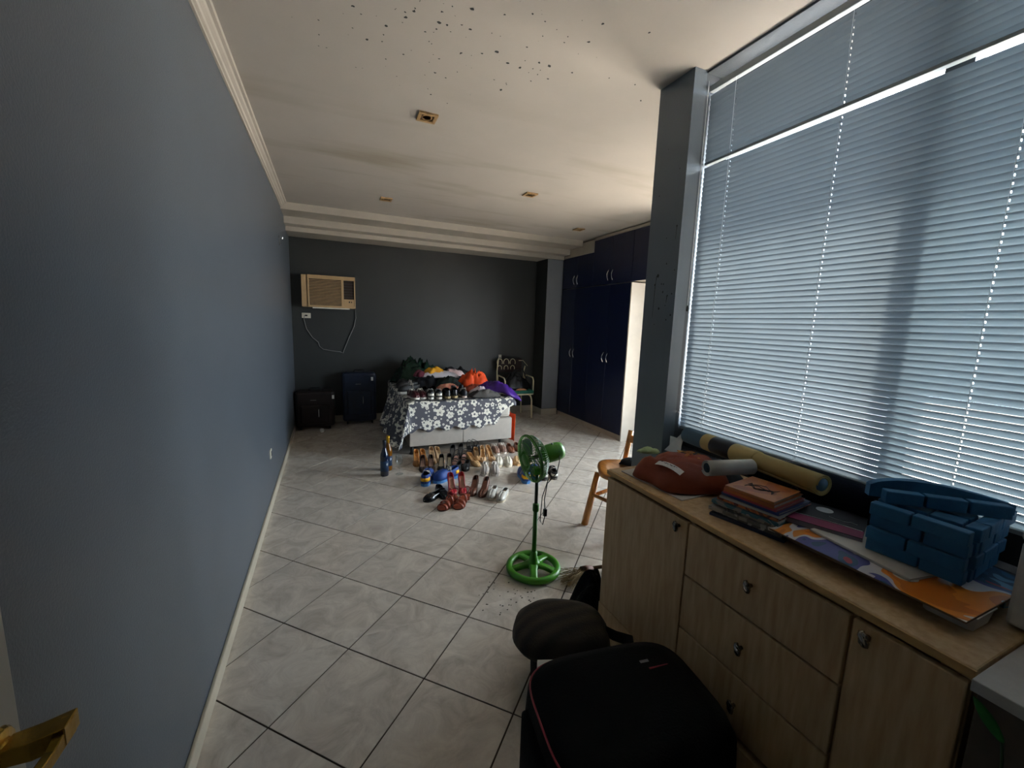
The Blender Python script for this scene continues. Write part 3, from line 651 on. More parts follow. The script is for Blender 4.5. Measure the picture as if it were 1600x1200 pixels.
# ------------------------------------------------------------------ shoes
def shoe_half(t, W, toe):
    pts = {'round': [(0, 0), (.03, .46), (.1, .68), (.2, .74), (.42, .70), (.55, .80), (.72, 1), (.84, .95), (.93, .72), (.98, .4), (1, .12)],
           'point': [(0, 0), (.03, .44), (.1, .62), (.2, .66), (.42, .64), (.58, .86), (.7, .95), (.82, .72), (.92, .38), (.98, .14), (1, .03)]}[toe]
    return W/2*interp(pts, t)
ST = [0, .015, .04, .08, .14, .2, .28, .36, .44, .5, .55, .6, .65, .7, .76, .82, .88, .93, .97, 1]
def mk_shoe(kind, cols, L=.235, W=.078, toe='round', heel=0.0, sole_t=.008, wallh=.05, heelh=.055, topen=.62, phi=48, block=.03):
    """meshes of one shoe, toe towards -y; returns a list of (part, mesh)"""
    up, ins, sol = [mat('shoe_'+c.strip('#'), c, rg, var=.12, scale=30, bump=.15, bscale=120, spec=.5) for c, rg in cols[:3]]
    def yy(t): return L*(.5-t)
    def hz(t): return sole_t+heel*(1-sm(.16, .66, t))
    parts = []
    out = []
    # sole slab
    rt = [[], []]; 
    g = G(); L_, R_ = [], []
    for t in ST: w = max(.001, shoe_half(t, W*1.04, toe)); L_.append((-w, t)); R_.append((w, t))
    ring = R_ + L_[::-1]
    th = sole_t if heel == 0 else .006
    top = [(x, yy(t)*1.015, hz(t)) for x, t in ring]; bot = [(x*.96, yy(t)*1.01, max(0, hz(t)-th)) for x, t in ring]
    n = len(ST); k = len(ring)
    g.v = top+bot
    for i in range(k): g.f.append((i, (i+1) % k, k+(i+1) % k, k+i))
    for i in range(n-1):
        g.f.append((i, k-1-i, k-2-i, i+1)); g.f.append((k+i, k+i+1, 2*k-2-i, 2*k-1-i))
    out.append(('sole', g.mesh('sole'), sol))
    g = G(); sc = .93
    v = [(x*sc, yy(t)*.985, hz(t)+.003) for x, t in ring]; g.v = v
    for i in range(n-1): g.f.append((i, k-1-i, k-2-i, i+1))
    out.append(('insole', g.mesh('insole', smooth=True), ins))
    if heel > 0:
        g = G(); h = heel+sole_t-.004
        top = [(.026*math.cos(a)*W/.088, yy(.10)+.028*math.sin(a), h-.004*math.sin(a)) for a in [2*math.pi*q/12 for q in range(12)]]
        b = [(block*.5*math.cos(a), yy(.07)+block*.5*math.sin(a), 0) for a in [2*math.pi*q/12 for q in range(12)]]
        mid = [(block*.55*math.cos(a), yy(.075)+block*.55*math.sin(a), h*.45) for a in [2*math.pi*q/12 for q in range(12)]]
        g.loft([b, mid, top]); out.append(('heel', g.mesh('heel', smooth=True), up if kind != 'wedge' else sol))
    def arc(t, s, K, ph, H, inset=1.0):
        w = max(.0015, shoe_half(t, W, toe))*inset; r = []
        for q in range(K+1):
            a = R(ph)*q/K
            r.append((s*w*max(0, math.cos(a))**.7, yy(t), hz(t)+H*math.sin(a)**.85 if a > 0 else hz(t)))
        return r
    if kind in ('pump', 'loafer', 'sneaker', 'wedge', 'mule'):
        g = G(); K = 6
        ta = .0 if kind != 'mule' else .5
        for s in (-1, 1):
            rings = []
            for t in ST:
                if t < ta: continue
                o = sm(topen, topen+.09, t); ph = phi+(90-phi)*o
                H = interp([(0, heelh), (.12, heelh), (.4, wallh*.95), (topen, wallh), (.8, wallh*.85), (.93, wallh*.6), (1, .012)], t)
                if o < 1: H = H*(1-.0*o)
                rings.append(arc(t, s, K, ph, H))
            g.loft(rings, False, False)
        out.append(('upper', g.mesh('upper', smooth=True), up))
    if kind == 'sneaker':
        g = G()
        for i in range(5):
            t = topen-.17+i*.045; w = shoe_half(t, W, toe)*.55; z = hz(t)+wallh*(1.02-.10*i*.4)
            g.tube([(-w, yy(t), z-.008), (0, yy(t)-.003, z+.004), (w, yy(t), z-.008)], .0028, 5)
        for s in (-1, 1): g.tube([(0, yy(topen-.17), hz(.4)+wallh+.004), (s*.022, yy(topen-.17)-.006, hz(.4)+wallh+.012), (s*.034, yy(topen-.12), hz(.4)+wallh*.8), (s*.046, yy(topen-.1), hz(.4)+wallh*.4)], .0024, 5)
        lm = mat('shoe_lace', cols[3][0] if len(cols) > 3 else '#d8d6d0', .7)
        out.append(('laces', g.mesh('laces'), lm))
        g = G(); rings = []
        for t in (topen-.22, topen-.1, topen+.02, topen+.1):
            w = shoe_half(t, W, toe)*.5; z = hz(t)+wallh*(1.12 if t < topen-.15 else .96-.1*(t > topen+.05))
            rings.append([(-w, yy(t), z-.01), (0, yy(t), z-.001), (w, yy(t), z-.01)])
        g.loft(rings, False, False); out.append(('tongue', g.mesh('tongue', smooth=True), ins))
        if len(cols) > 4:
            g = G(); rings = []
            for s in (-1,):
                pass
            for t in ST[:6]: rings.append([(p[0]*1.03, p[1]+.0015, p[2]) for p in arc(t, 1, 3, 26, heelh)[1:]])
            for s in (1, -1):
                g.loft([[(s*abs(p[0]), p[1]+.0015, p[2]) for p in r] for r in rings], False, False)
            out.append(('heel_patch', g.mesh('heel_patch', smooth=True), mat('shoe_'+cols[4][0].strip('#'), cols[4][0], .6)))
    if kind == 'sandal':
        for i, (t0, t1, H) in enumerate(((.60, .72, .05), (.78, .88, .036), (.40, .47, .06))):
            g = G(); rings = []
            for t in (t0, (t0+t1)/2, t1):
                a = arc(t, -1, 5, 90, H, 1.02); b = arc(t, 1, 5, 90, H, 1.02); rings.append(a+b[::-1][1:])
            g.loft(rings, False, False); out.append(('strap', g.mesh('strap', smooth=True), up))
        g = G(); pts = []
        for q in range(13):
            a = math.pi*q/12; pts.append((.034*math.cos(a)*W/.088, yy(.33)+(yy(0)-yy(.33))*math.sin(a)*.96, hz(.1)+.05+.02*math.sin(a)))
        g.tube(pts, .004, 6); out.append(('ankle_strap', g.mesh('ankle_strap', smooth=True), up))
        for s in (-1, 1):
            g = G(); g.tube([(s*.034*W/.088, yy(.33), hz(.33)), (s*.034*W/.088, yy(.33), hz(.1)+.05)], .004, 6)
            out.append(('side_strap', g.mesh('side_strap'), up))
    if kind in ('pump', 'loafer', 'wedge') and len(cols) > 3 and kind != 'sneaker':
        g = G(); t = topen+.1; w = shoe_half(t, W, toe)
        g.box(-.022, .022, yy(t)-.006, yy(t)+.006, hz(t)+wallh*.88, hz(t)+wallh*1.02); out.append(('bow', g.mesh('bow'), mat('shoe_'+cols[3][0].strip('#'), cols[3][0], .4)))
    for p, me, m in out: me.materials.append(m)
    return out
SHOES = {
 'tan_wedge': ('wedge', dict(cols=[('#c98f4e', .5), ('#dba868', .6), ('#b9803f', .6)], heel=.07, block=.05, toe='round', wallh=.04)),
 'brown_pump': ('pump', dict(cols=[('#2a1c18', .3), ('#c2a597', .6), ('#8d7a6e', .5)], heel=.065, block=.018, toe='point', wallh=.035)),
 'beige_pump': ('pump', dict(cols=[('#c3a27f', .35), ('#e0c7a5', .6), ('#b39270', .5)], heel=.08, block=.02, toe='round', wallh=.04)),
 'black_pump': ('pump', dict(cols=[('#141213', .25), ('#d6cdb8', .6), ('#0f0e0e', .5)], heel=.07, block=.02, toe='point', wallh=.035)),
 'black_court': ('pump', dict(cols=[('#18181a', .3), ('#8c8f92', .6), ('#101010', .5)], heel=.06, block=.03, toe='round', wallh=.04)),
 'black_strappy': ('sandal', dict(cols=[('#191617', .3), ('#d0a094', .6), ('#171414', .5)], heel=.03, block=.04)),
 'black_flat': ('loafer', dict(cols=[('#232426', .35), ('#2a2a2a', .6), ('#101010', .5)], wallh=.05, topen=.55)),
 'black_slingback': ('sandal', dict(cols=[('#131214', .3), ('#1d1b1b', .5), ('#0e0e0e', .5)], heel=.06, block=.03)),
 'gold_wedge': ('wedge', dict(cols=[('#c7a273', .4), ('#e6d2b2', .6), ('#a97f4c', .6)], heel=.05, block=.055, wallh=.045)),
 'tan_pump': ('pump', dict(cols=[('#d3b088', .35), ('#d6a56c', .6), ('#c49d73', .5)], heel=.085, block=.022, toe='point', wallh=.04)),
 'white_sneaker': ('sneaker', dict(cols=[('#b5aca4', .7), ('#c9c2ba', .8), ('#cfc9c0', .6), ('#d8d2c8', .7)], sole_t=.024, wallh=.07, heelh=.07, topen=.5, W=.088)),
 'white_sandal': ('mule', dict(cols=[('#ddd6c6', .5), ('#e9e2d2', .6), ('#d9cdb6', .6)], sole_t=.028, wallh=.06, heelh=.05, topen=.45, W=.088)),
 'tan_sandal': ('mule', dict(cols=[('#dcb484', .5), ('#e8c79c', .6), ('#d3aa78', .6)], sole_t=.026, wallh=.055, heelh=.05, topen=.5, W=.088)),
 'brown_mule': ('loafer', dict(cols=[('#7d4a34', .3), ('#c88d6f', .5), ('#4a2a1c', .5)], wallh=.05, topen=.55)),
 'brown_white': ('sneaker', dict(cols=[('#8b6a5c', .5), ('#d7c7bb', .6), ('#d9cfc4', .6), ('#cfc5bd', .7)], sole_t=.02, wallh=.06, heelh=.06, topen=.52)),
 'blue_sneaker': ('sneaker', dict(cols=[('#173f86', .6), ('#0c2242', .8), ('#3f79b5', .6), ('#2a5fa8', .7), ('#f0b010', .5)], sole_t=.028, wallh=.085, heelh=.105, topen=.5, W=.112, L=.28)),
 'black_loafer': ('loafer', dict(cols=[('#101114', .12), ('#b9bdc2', .5), ('#0d0d0d', .5), ('#2c2c2e', .3)], wallh=.045, topen=.55, W=.09)),
 'red_pump': ('pump', dict(cols=[('#a51f2c', .35), ('#d0b09a', .55), ('#5a2d22', .5)], heel=.085, block=.02, toe='round', wallh=.04)),
 'bronze_pump': ('pump', dict(cols=[('#5d3626', .35), ('#a5715c', .55), ('#3f241a', .5)], heel=.06, block=.03, toe='round', wallh=.045)),
 'silver_flat': ('loafer', dict(cols=[('#b6b3ab', .35), ('#a87c48', .55), ('#cbbfa8', .5)], sole_t=.016, wallh=.045, topen=.42, heelh=.04)),
 'rust_sandal': ('sandal', dict(cols=[('#7c3420', .4), ('#9c4a2e', .55), ('#3c1c12', .5)], heel=.035, block=.04, W=.095)),
 'mono_sneaker': ('sneaker', dict(cols=[('#222123', .5), ('#1a1a1a', .8), ('#55504a', .6), ('#2b2b2b', .7), ('#d7d2c8', .5)], sole_t=.022, wallh=.07, heelh=.075, topen=.5, W=.088)),
 'black_white_sneaker': ('sneaker', dict(cols=[('#17171a', .6), ('#26262a', .8), ('#d9d6cf', .6), ('#d9d9d6', .7)], sole_t=.032, wallh=.08, heelh=.085, topen=.5, W=.1, L=.29)),
 'maroon_sneaker': ('sneaker', dict(cols=[('#43151b', .35), ('#2a1214', .8), ('#d8d3cb', .6), ('#c9c3ba', .7)], sole_t=.022, wallh=.07, heelh=.07, topen=.5, W=.095)),
 'cream_sneaker': ('sneaker', dict(cols=[('#2b2a2c', .55), ('#3a393a', .8), ('#d6d0c6', .6), ('#cfc9be', .7), ('#ddd7cd', .6)], sole_t=.024, wallh=.075, heelh=.085, topen=.5, W=.088)),
 'black_boot': ('loafer', dict(cols=[('#15171a', .15), ('#1c1c1e', .7), ('#9c8a62', .6)], sole_t=.026, wallh=.08, heelh=.095, topen=.52, W=.098, L=.29)),
 'navy_shoe': ('sneaker', dict(cols=[('#171a28', .4), ('#101218', .8), ('#c9b7ab', .6), ('#23283a', .7)], sole_t=.024, wallh=.07, heelh=.08, topen=.5, W=.088)),
 'dark_oxford': ('loafer', dict(cols=[('#1b1412', .2), ('#2a201c', .7), ('#0d0c0c', .6)], sole_t=.016, wallh=.07, heelh=.07, topen=.52, W=.098, L=.285)),
}
SC_ = {}
def shoe(kind, x, y, rz, label, z=0, group='shoes set out on the floor', pitch=0, roll=0):
    if kind not in SC_:
        k, kw = SHOES[kind]; SC_[kind] = mk_shoe(k, **kw)
    t = thing({'pump': 'pump_shoe', 'wedge': 'wedge_shoe', 'sandal': 'sandal', 'mule': 'slide_sandal', 'loafer': 'loafer', 'sneaker': 'sneaker'}[SHOES[kind][0]], label, 'shoe', (x, y, z), R(rz), group)
    t.rotation_euler = (R(pitch), R(roll), R(rz))
    up = None; ch_ = {}
    for p, me, m in SC_[kind]:
        par = t
        if p in ('laces', 'tongue', 'heel_patch', 'bow') and 'upper' in ch_: par = ch_['upper']
        solid = .004 if p in ('upper', 'strap', 'tongue', 'heel_patch') else 0
        o = link(p, me, par, 0, solid); ch_[p] = o
    return t
def pair(kind, what, where, pts, z=0, **kw):
    (xa, ya, ra), (xb, yb, rb) = pts
    shoe(kind, xa, ya, ra, 'left of the %s %s' % (what, where), z, **kw)
    shoe(kind, xb, yb, rb, 'right of the %s %s' % (what, where), z, **kw)
FLOOR = [
 ('tan_wedge', 'tan wedge shoes', 'nearest the bed foot by the wine glass', ((0.8, 4.223, -8), (0.88, 4.22, 2))),
 ('brown_pump', 'dark brown pumps with pale insoles', 'in front of the tan wedges', ((0.825, 4.03, -12), (0.91, 4.015, -8))),
 ('beige_pump', 'beige pumps', 'standing close together below the bed drawers', ((0.968, 4.235, -6), (1.045, 4.225, 6))),
 ('black_pump', 'black pumps with cream insoles', 'behind the blue sneakers', ((1.005, 3.984, -16), (1.09, 3.979, -14))),
 ('black_court', 'black court shoes', 'below the joint of the bed drawers', ((1.21, 4.31, -22), (1.31, 4.33, -22))),
 ('black_strappy', 'black strappy shoes with pink insoles', 'behind the black flats', ((1.2, 4.12, -25), (1.295, 4.135, -25))),
 ('black_flat', 'round-toed black flats', 'in front of the pink-soled strappy shoes', ((1.165, 3.915, -25), (1.258, 3.93, -25))),
 ('black_slingback', 'black slingback shoes', 'furthest back beside the bed drawers', ((1.42, 4.33, -15), (1.53, 4.345, 20))),
 ('gold_wedge', 'gold wedge shoes', 'between the slingbacks and the tan pumps', ((1.36, 4.02, 14), (1.455, 4.17, -8))),
 ('tan_pump', 'tan pointed pumps', 'behind the laced pale sneakers', ((1.5, 4.11, -14), (1.59, 4.1, 4))),
 ('white_sneaker', 'pale grey laced sneakers', 'standing foremost in the back row', ((1.395, 3.735, -20), (1.49, 3.71, -18))),
 ('white_sandal', 'thick white slide sandals', 'by the pale laced sneakers', ((1.62, 3.93, -22), (1.715, 3.91, -18))),
 ('tan_sandal', 'tan slide sandals', 'half hidden behind the green fan', ((1.83, 3.92, -22), (1.93, 3.91, -20))),
 ('brown_mule', 'shiny brown loafers', 'behind the tan slide sandals', ((1.93, 4.34, -10), (2.03, 4.36, -15))),
 ('brown_white', 'brown and white lace-ups', 'behind the thick white slides', ((1.73, 4.33, -5), (1.825, 4.345, -8))),
 ('black_loafer', 'shiny black loafers', 'at the left of the front row', ((0.78, 3.313, -58), (0.855, 3.36, 4))),
 ('red_pump', 'red-toed pumps', 'standing behind the rust sandals', ((0.955, 3.4, -6), (1.045, 3.38, -10))),
 ('bronze_pump', 'bronze pumps', 'between the red pumps and silver flats', ((1.14, 3.33, -30), (1.215, 3.27, -34))),
 ('silver_flat', 'silver slip-on flats with tan heels', 'at the right of the front row', ((1.27, 3.2, -32), (1.335, 3.125, -38))),
 ('rust_sandal', 'rust brown strappy sandals', 'foremost of all shoes on the floor', ((0.85, 3.12, -52), (0.965, 3.11, -42))),
 ('mono_sneaker', 'black and white shoes', 'right of the fan pole', ((1.905, 3.45, 160), (2.01, 3.44, 160))),
]
for k, what, where, pts in FLOOR: pair(k, what, where, pts)
M_ys = mat('stripe_red', '#b8402e', .6)
shoe('blue_sneaker', .80, 3.70, 158, 'blue sneaker with yellow heel turned towards the camera')
shoe('blue_sneaker', .975, 3.68, -70, 'blue sneaker lying crosswise behind the red pumps')
shoe('blue_sneaker', 1.70, 3.46, 165, 'left one of the faded blue sneakers behind the fan head')
shoe('blue_sneaker', 1.825, 3.48, 168, 'right one of the faded blue sneakers behind the fan head')
GB = 'shoes on the bed'
zb = BZ+.021
shoe('black_white_sneaker', .855, 4.99, -72, 'black sneaker with thick white sole at the bed corner', zb, GB)
shoe('black_white_sneaker', .875, 5.23, -72, 'black sneaker with white laces behind the one at the bed corner', zb, GB)
pair('maroon_sneaker', 'maroon shoes with white toe caps', 'at the left front of the bed', ((.845, 4.66, 14), (.935, 4.67, 6)), zb, group=GB)
pair('cream_sneaker', 'black and white sneakers', 'at the front edge of the bed', ((1.03, 4.64, 178), (1.125, 4.63, 174)), zb, group=GB)
pair('black_boot', 'glossy black ankle shoes', 'beside the black and white sneakers', ((1.235, 4.665, 172), (1.33, 4.68, 168)), zb, group=GB)
shoe('navy_shoe', 1.425, 4.645, 176, 'dark navy shoe with pale sole right of the glossy black shoes', zb, GB)
pair('dark_oxford', 'dark brown oxfords', 'in the second row on the bed', ((1.03, 4.93, 170), (1.14, 4.94, 172)), zb, group=GB)
pair('black_court', 'black low shoes', 'behind the glossy ankle shoes on the bed', ((1.37, 4.90, 172), (1.475, 4.92, 172)), zb, group=GB)
# ------------------------------------------------------------------ bottles and glass
def bottle(x, y, label, m, foil):
    t = thing('wine_bottle', label, 'bottle', (x, y, 0))
    G().lathe([(.001, 0), (.036, 0), (.039, .006), (.039, .19), (.036, .215), (.020, .26), (.0145, .285), (.0145, .318)], 24).build('body', m, t, smooth=True)
    G().lathe([(.0152, .275), (.0155, .32), (.0165, .335), (.016, .352), (.001, .353)], 18).build('neck_foil', foil, t, smooth=True)
    box('label', mat('label_dark', '#10263f', .5), -.001, .001, -.0400, -.0396, .05, .0505, t) if False else G().lathe([(.0394, .05), (.0394, .15)], 24).build('bottle_label', mat('bottle_label', '#123150', .35, var=.2), t, smooth=True)
bottle(.447, 3.975, 'dark blue wine bottle standing on the tiles left of the shoes', mat('bottle_blue', '#0a1830', .08, var=.1, coat=.6), mat('foil_dark', '#101828', .3))
bottle(.50, 4.12, 'amber bottle with gold neck behind the dark blue bottle', mat('bottle_amber', '#6a3f0a', .12, var=.2), mat('foil_gold', '#c99a2c', .35, metal=.7))
M_gl = M_glass
t = thing('wine_glass', 'clear stemmed wine glass between the bottles and the bed', 'glass', (.585, 3.965, 0))
G().lathe([(.001, .001), (.037, .001), (.038, .003), (.012, .006), (.004, .012)], 24).build('base', M_gl, t, smooth=True)
G().lathe([(.004, .0125), (.0035, .05), (.0045, .092)], 12).build('stem', M_gl, t, smooth=True)
G().lathe([(.0045, .0925), (.02, .10), (.033, .12), (.037, .15), (.034, .19), (.0325, .19), (.0355, .15), (.0315, .121), (.019, .102), (.001, .098)], 24).build('bowl', M_gl, t, smooth=True)
# ------------------------------------------------------------------ green pedestal fan
M_gr = mat('fan_green', '#3f8a1e', .35, var=.1); M_grd = mat('fan_green_dark', '#2f6a1c', .45, var=.15); M_bl = mat('fan_blade', '#7a8088', .3, var=.1); M_pole = mat('fan_pole_dark', '#1b2618', .4)
fx, fy = 1.105, 2.075
fn_ = thing('pedestal_fan', 'green pedestal fan with round spoked base on the tiles', 'fan', (fx, fy, 0))
n = 40; g = G(); g.tube([(.148*math.cos(a), .148*math.sin(a), .024) for a in [2*math.pi*k/n for k in range(n)]], .0205, 10, True)
g.build('base_ring', M_gr, fn_, smooth=True)
for k in range(5):
    a = 2*math.pi*k/5+.5; c, s = math.cos(a), math.sin(a); g = G(); rings = []
    for r, wd, z, th in ((.022, .030, .052, .018), (.07, .022, .044, .016), (.115, .022, .034, .016), (.142, .030, .026, .016)):
        rings.append([(r*c-q*wd*s, r*s+q*wd*c, z+e*th) for q, e in ((-1, -.9), (1, -.9), (1, .2), (.6, .6), (-.6, .6), (-1, .2))])
    g.loft(rings); g.build('base_spoke', M_gr, fn_, smooth=False, bevel=.003)
G().lathe([(.048, .030), (.046, .055), (.03, .066), (.027, .085), (.021, .095), (.02, .125), (.001, .126)], 24).build('base_hub', M_gr, fn_, smooth=True)
G().lathe([(.0135, .1265), (.0135, .40)], 14).build('pole', M_grd, fn_, smooth=True)
G().lathe([(.0105, .4005), (.0105, .62)], 14).build('inner_pole', M_pole, fn_, smooth=True)
G().lathe([(.017, .385), (.019, .39), (.019, .43), (.0115, .436)], 14).build('pole_collar', M_grd, fn_, smooth=True)
HM = Matrix.Translation((-.035, .0, .722)) @ Matrix.Rotation(R(2), 4, 'Z') @ Matrix.Rotation(R(-8), 4, 'Y') @ Matrix.Rotation(R(-90), 4, 'Y')   # local +z = blowing direction (-x)
def HL(prof, nn=24): return G().lathe(prof, nn, HM)
HL([(.02, -.20), (.048, -.195), (.055, -.17), (.055, -.10), (.045, -.075), (.03, -.06)]).build('motor_housing', M_gr, fn_, smooth=True)
HL([(.012, -.058), (.012, .012), (.02, .016), (.02, .03), (.004, .034)], 16).build('spinner', M_pole, fn_, smooth=True)
for k in range(3):
    a0 = 2*math.pi*k/3+.4
    def bl(u, v, a0=a0):
        r = .018+u*.098; wdt = .75*math.sin(math.pi*(.18+.72*u))**.7
        a = a0+(v-.5)*wdt*1.15; zz = .012+(v-.5)*.03
        return HM @ Vector((r*math.cos(a), r*math.sin(a), zz))
    G().grid(bl, 8, 6).build('blade', M_bl, fn_, smooth=True, solid=.002)
g = G(); RG = .137
def ring(r, z, th): g.tube([HM @ Vector((r*math.cos(2*math.pi*k/36), r*math.sin(2*math.pi*k/36), z)) for k in range(36)], th, 6, True)
ring(RG, .022, .0045); ring(.05, .048, .0025); ring(.10, .042, .002)
for k in range(60):
    a = 2*math.pi*k/60; c, s = math.cos(a), math.sin(a)
    g.tube([HM @ Vector((r*c, r*s, z)) for r, z in ((.036, .05), (.09, .047), (.128, .036), (RG, .022))], .0013, 4)
g.build('front_grille', M_gr, fn_)
HL([(.001, .047), (.034, .047), (.036, .051), (.034, .056), (.001, .057)]).build('badge_disc', M_gr, fn_, smooth=True)
g = G(); ring(RG+.001, .012, .006); ring(.06, -.055, .003); ring(.11, -.04, .002)
for k in range(60):
    a = 2*math.pi*k/60; c, s = math.cos(a), math.sin(a)
    g.tube([HM @ Vector((r*c, r*s, z)) for r, z in ((.05, -.06), (.10, -.05), (.13, -.02), (RG, .012))], .0016, 4)
g.build('rear_grille', M_grd, fn_)
G().box(-.03, .03, -.022, .022, .62, .662).build('neck_bracket', M_gr, fn_, bevel=.006)
G().lathe([(.008, .735+.042), (.009, .79), (.003, .80)], 10, Matrix.Translation((.09, 0, 0))).build('oscillation_knob', M_blk, fn_)
g = G(); g.tube([(.105, -.02, .79), (.115, -.045, .76), (.118, -.05, .70), (.115, -.03, .62), (.06, -.02, .56), (.045, -.02, .46), (.055, -.02, .36), (.04, -.02, .30), (.022, -.02, .33), (.03, -.02, .48), (.07, -.02, .60)], .003, 6)
g.build('fan_cord', M_blk, fn_, smooth=True)
box('plug', M_blk, .042, .062, -.032, -.012, .355, .40, fn_, bevel=.003)
box('maker_plate', mat('tag_white', '#dcdcd6', .6), -.012, -.0105, -.0, .0, 0, 0, fn_) if False else None
# ------------------------------------------------------------------ things on the dresser (top at z = .85)
ZD = .8505
def print_mat(name, cols, scale=9, seed=0, dist=1.5):
    m = bpy.data.materials.new(name); m.use_nodes = True; nt = m.node_tree; N = nt.nodes; L = nt.links; b = N['Principled BSDF']; b.inputs['Roughness'].default_value = .35
    tc = N.new('ShaderNodeTexCoord'); nz = N.new('ShaderNodeTexNoise'); nz.inputs['Scale'].default_value = scale; nz.inputs['Detail'].default_value = 1.5; nz.inputs['Distortion'].default_value = dist
    ad = N.new('ShaderNodeVectorMath'); ad.operation = 'ADD'; ad.inputs[1].default_value = (seed*1.7, seed*.9, seed*.3); L.new(tc.outputs['Object'], ad.inputs[0]); L.new(ad.outputs[0], nz.inputs['Vector'])
    rp = N.new('ShaderNodeValToRGB'); rp.color_ramp.interpolation = 'CONSTANT'; e = rp.color_ramp.elements
    for i, c in enumerate(cols):
        p = .28+.44*i/len(cols) if i else 0
        el = e[i] if i < 2 else e.new(p)
        el.position = p; el.color = (*lin(c), 1)
    L.new(nz.outputs['Fac'], rp.inputs['Fac']); L.new(rp.outputs['Color'], b.inputs['Base Color']); return m
M_paper = mat('paper_edge', '#a9a6a0', .8, var=.12, scale=200)
def book(name, label, cat, x, y, z, w, l, h, rz, m, spine=None, group=None, bow=0):
    """w along x, l along y before turning"""
    t = thing(name, label, cat, (x, y, z), R(rz), group)
    if h > .006:
        box('pages', M_paper, -w/2+.004, w/2-.003, -l/2+.003, l/2-.003, .0016, h-.0016, t)
        box('front_cover', m, -w/2, w/2, -l/2, l/2, h-.0015, h, t); box('back_cover', m, -w/2, w/2, -l/2, l/2, 0, .0015, t)
        box('spine', spine or m, -w/2-.001, -w/2+.0035, -l/2, l/2, .0016, h-.0016, t)
    else:
        box('cover', m, -w/2, w/2, -l/2, l/2, h*.5, h, t); box('pages', M_paper, -w/2+.002, w/2-.002, -l/2+.002, l/2-.002, 0, h*.49, t)
    return t
# orange bag with a printed label
M_obag = mat('orange_bag_cloth', '#8a3b1c', .6, var=.12, scale=8, bump=.35, bscale=22)
ob_ = heap('orange_bag', 'burnt orange cloth bag lying flat at the far end of the dresser', 'bag', M_obag, 1.36, 1.245, ZD+.012, .19, .16, .10, 61, rz=R(-38), fold=.24, fs=7, p=4.5, n=(18, 48), edge=.1)
lb = G(); lb.grid(lambda a, b: (-.135+.022*b, .02-a*.135, .0985-.012*(1-b)-.01*(2*a-1)**2), 8, 2); lo = lb.build('bag_label', mat('label_white', '#d8d6d2', .5), ob_, solid=.001); lo['label'] = 'white printed strip'
g = G()
for k in range(9): g.box(-.131+.003*(k % 3), -.123+.003*(k % 2), .0-k*.011, .006-k*.011, .0965, .0972)
pm = g.build('print_marks', mat('ink', '#33343c', .6), lo); pm['kind'] = 'stuff'
book('paper_sheet', 'white paper sheets peeping out from under the orange bag', 'paper', 1.34, 1.27, ZD, .28, .34, .005, 3, mat('sheet_white', '#c5c2bc', .7))
heap('crumpled_wrapper', 'crumpled pale green wrapper on the orange bag', 'wrapper', mat('wrapper_green', '#a8bd86', .5, bump=.6, bscale=40), 1.315, 1.405, ZD+.088, .05, .026, .02, 63, rz=R(-30), fold=.5, fs=30, n=(8, 24))
def crumbs():
    t = thing('dried_flowers', 'little heap of dried orange flower bits on the orange bag', 'dried flowers', (1.43, 1.27, ZD+.104)); rnd = random.Random(4)
    m = mat('dried_petal', '#b8703a', .8, col2='#c99a5a', scale=60); pet = []
    for k in range(26):
        a, r = rnd.random()*6.28, .045*rnd.random()**.7
        M = Matrix.Translation((r*math.cos(a), r*math.sin(a)*1.4, .004+.012*rnd.random()*(1-r/.05))) @ Matrix.Rotation(rnd.random()*6, 4, 'Z') @ Matrix.Rotation(rnd.random()-.5, 4, 'X')
        g = G(); g.box(-.007, .007, -.0035, .0035, -.0015, .0015, M); g.build('petal', m, t, bevel=.001)
crumbs()
# rolled sheets
def roll(name, label, p0, p1, r, m, inner, turns=1.9, th=.0016, bands=()):
    p0, p1 = Vector(p0), Vector(p1); d = p1-p0; ln = d.length; q = d.to_track_quat('Z', 'Y')
    t = bpy.data.objects.new(name, None); COL.objects.link(t); t.location = p0; t.rotation_mode = 'QUATERNION'; t.rotation_quaternion = q; t.empty_display_size = .05
    tag(t, label, 'rolled paper', 'rolled sheets on the dresser')
    n = 56; prof = []
    for k in range(n+1):
        a = 2*math.pi*turns*k/n; rr = r*(.62+.38*k/n); prof.append((rr*math.cos(a), rr*math.sin(a)))
    g = G(); g.loft([[(x, y, 0) for x, y in prof], [(x, y, ln) for x, y in prof]], False, False)
    o = g.build('sheet', m, t, smooth=True, solid=th)
    g = G(); pr = [(x*.985-.0, y*.985) for x, y in prof]
    for a, b, mm in bands:
        G().lathe([(r*1.015, a*ln), (r*1.03, a*ln+.002), (r*1.03, b*ln-.002), (r*1.015, b*ln)], 30).build('wrap', mm, t, smooth=True)
    g = G(); g.lathe([(r*.585, .002), (r*.585, ln-.002)], 28); g.build('lining', inner, t, smooth=True)
    return t
M_cream2 = mat('sheet_cream', '#c3ab6c', .6, var=.06); M_blueg = mat('sheet_bluegrey', '#456274', .6, var=.06); M_navy = mat('sheet_black', '#15141c', .45); M_inner = mat('sheet_inner_blue', '#4c6f8c', .6)
roll('paper_roll', 'long cream rolled sheet wrapped in blue and black, lying across the dresser under the blind', (1.47, .765, 1.008), (1.60, 1.455, .985), .037, M_cream2, M_inner,
     bands=((.38, .55, M_cream2), (.55, .72, M_navy), (.72, .80, M_cream2), (.80, .995, M_blueg)))
roll('paper_roll', 'short white rolled sheet with blue inside on the orange bag', (1.285, 1.065, .985), (1.475, 1.02, .985), .031, mat('sheet_white', '#c5c2bc', .7), mat('sheet_inner_dark', '#16333f', .6))
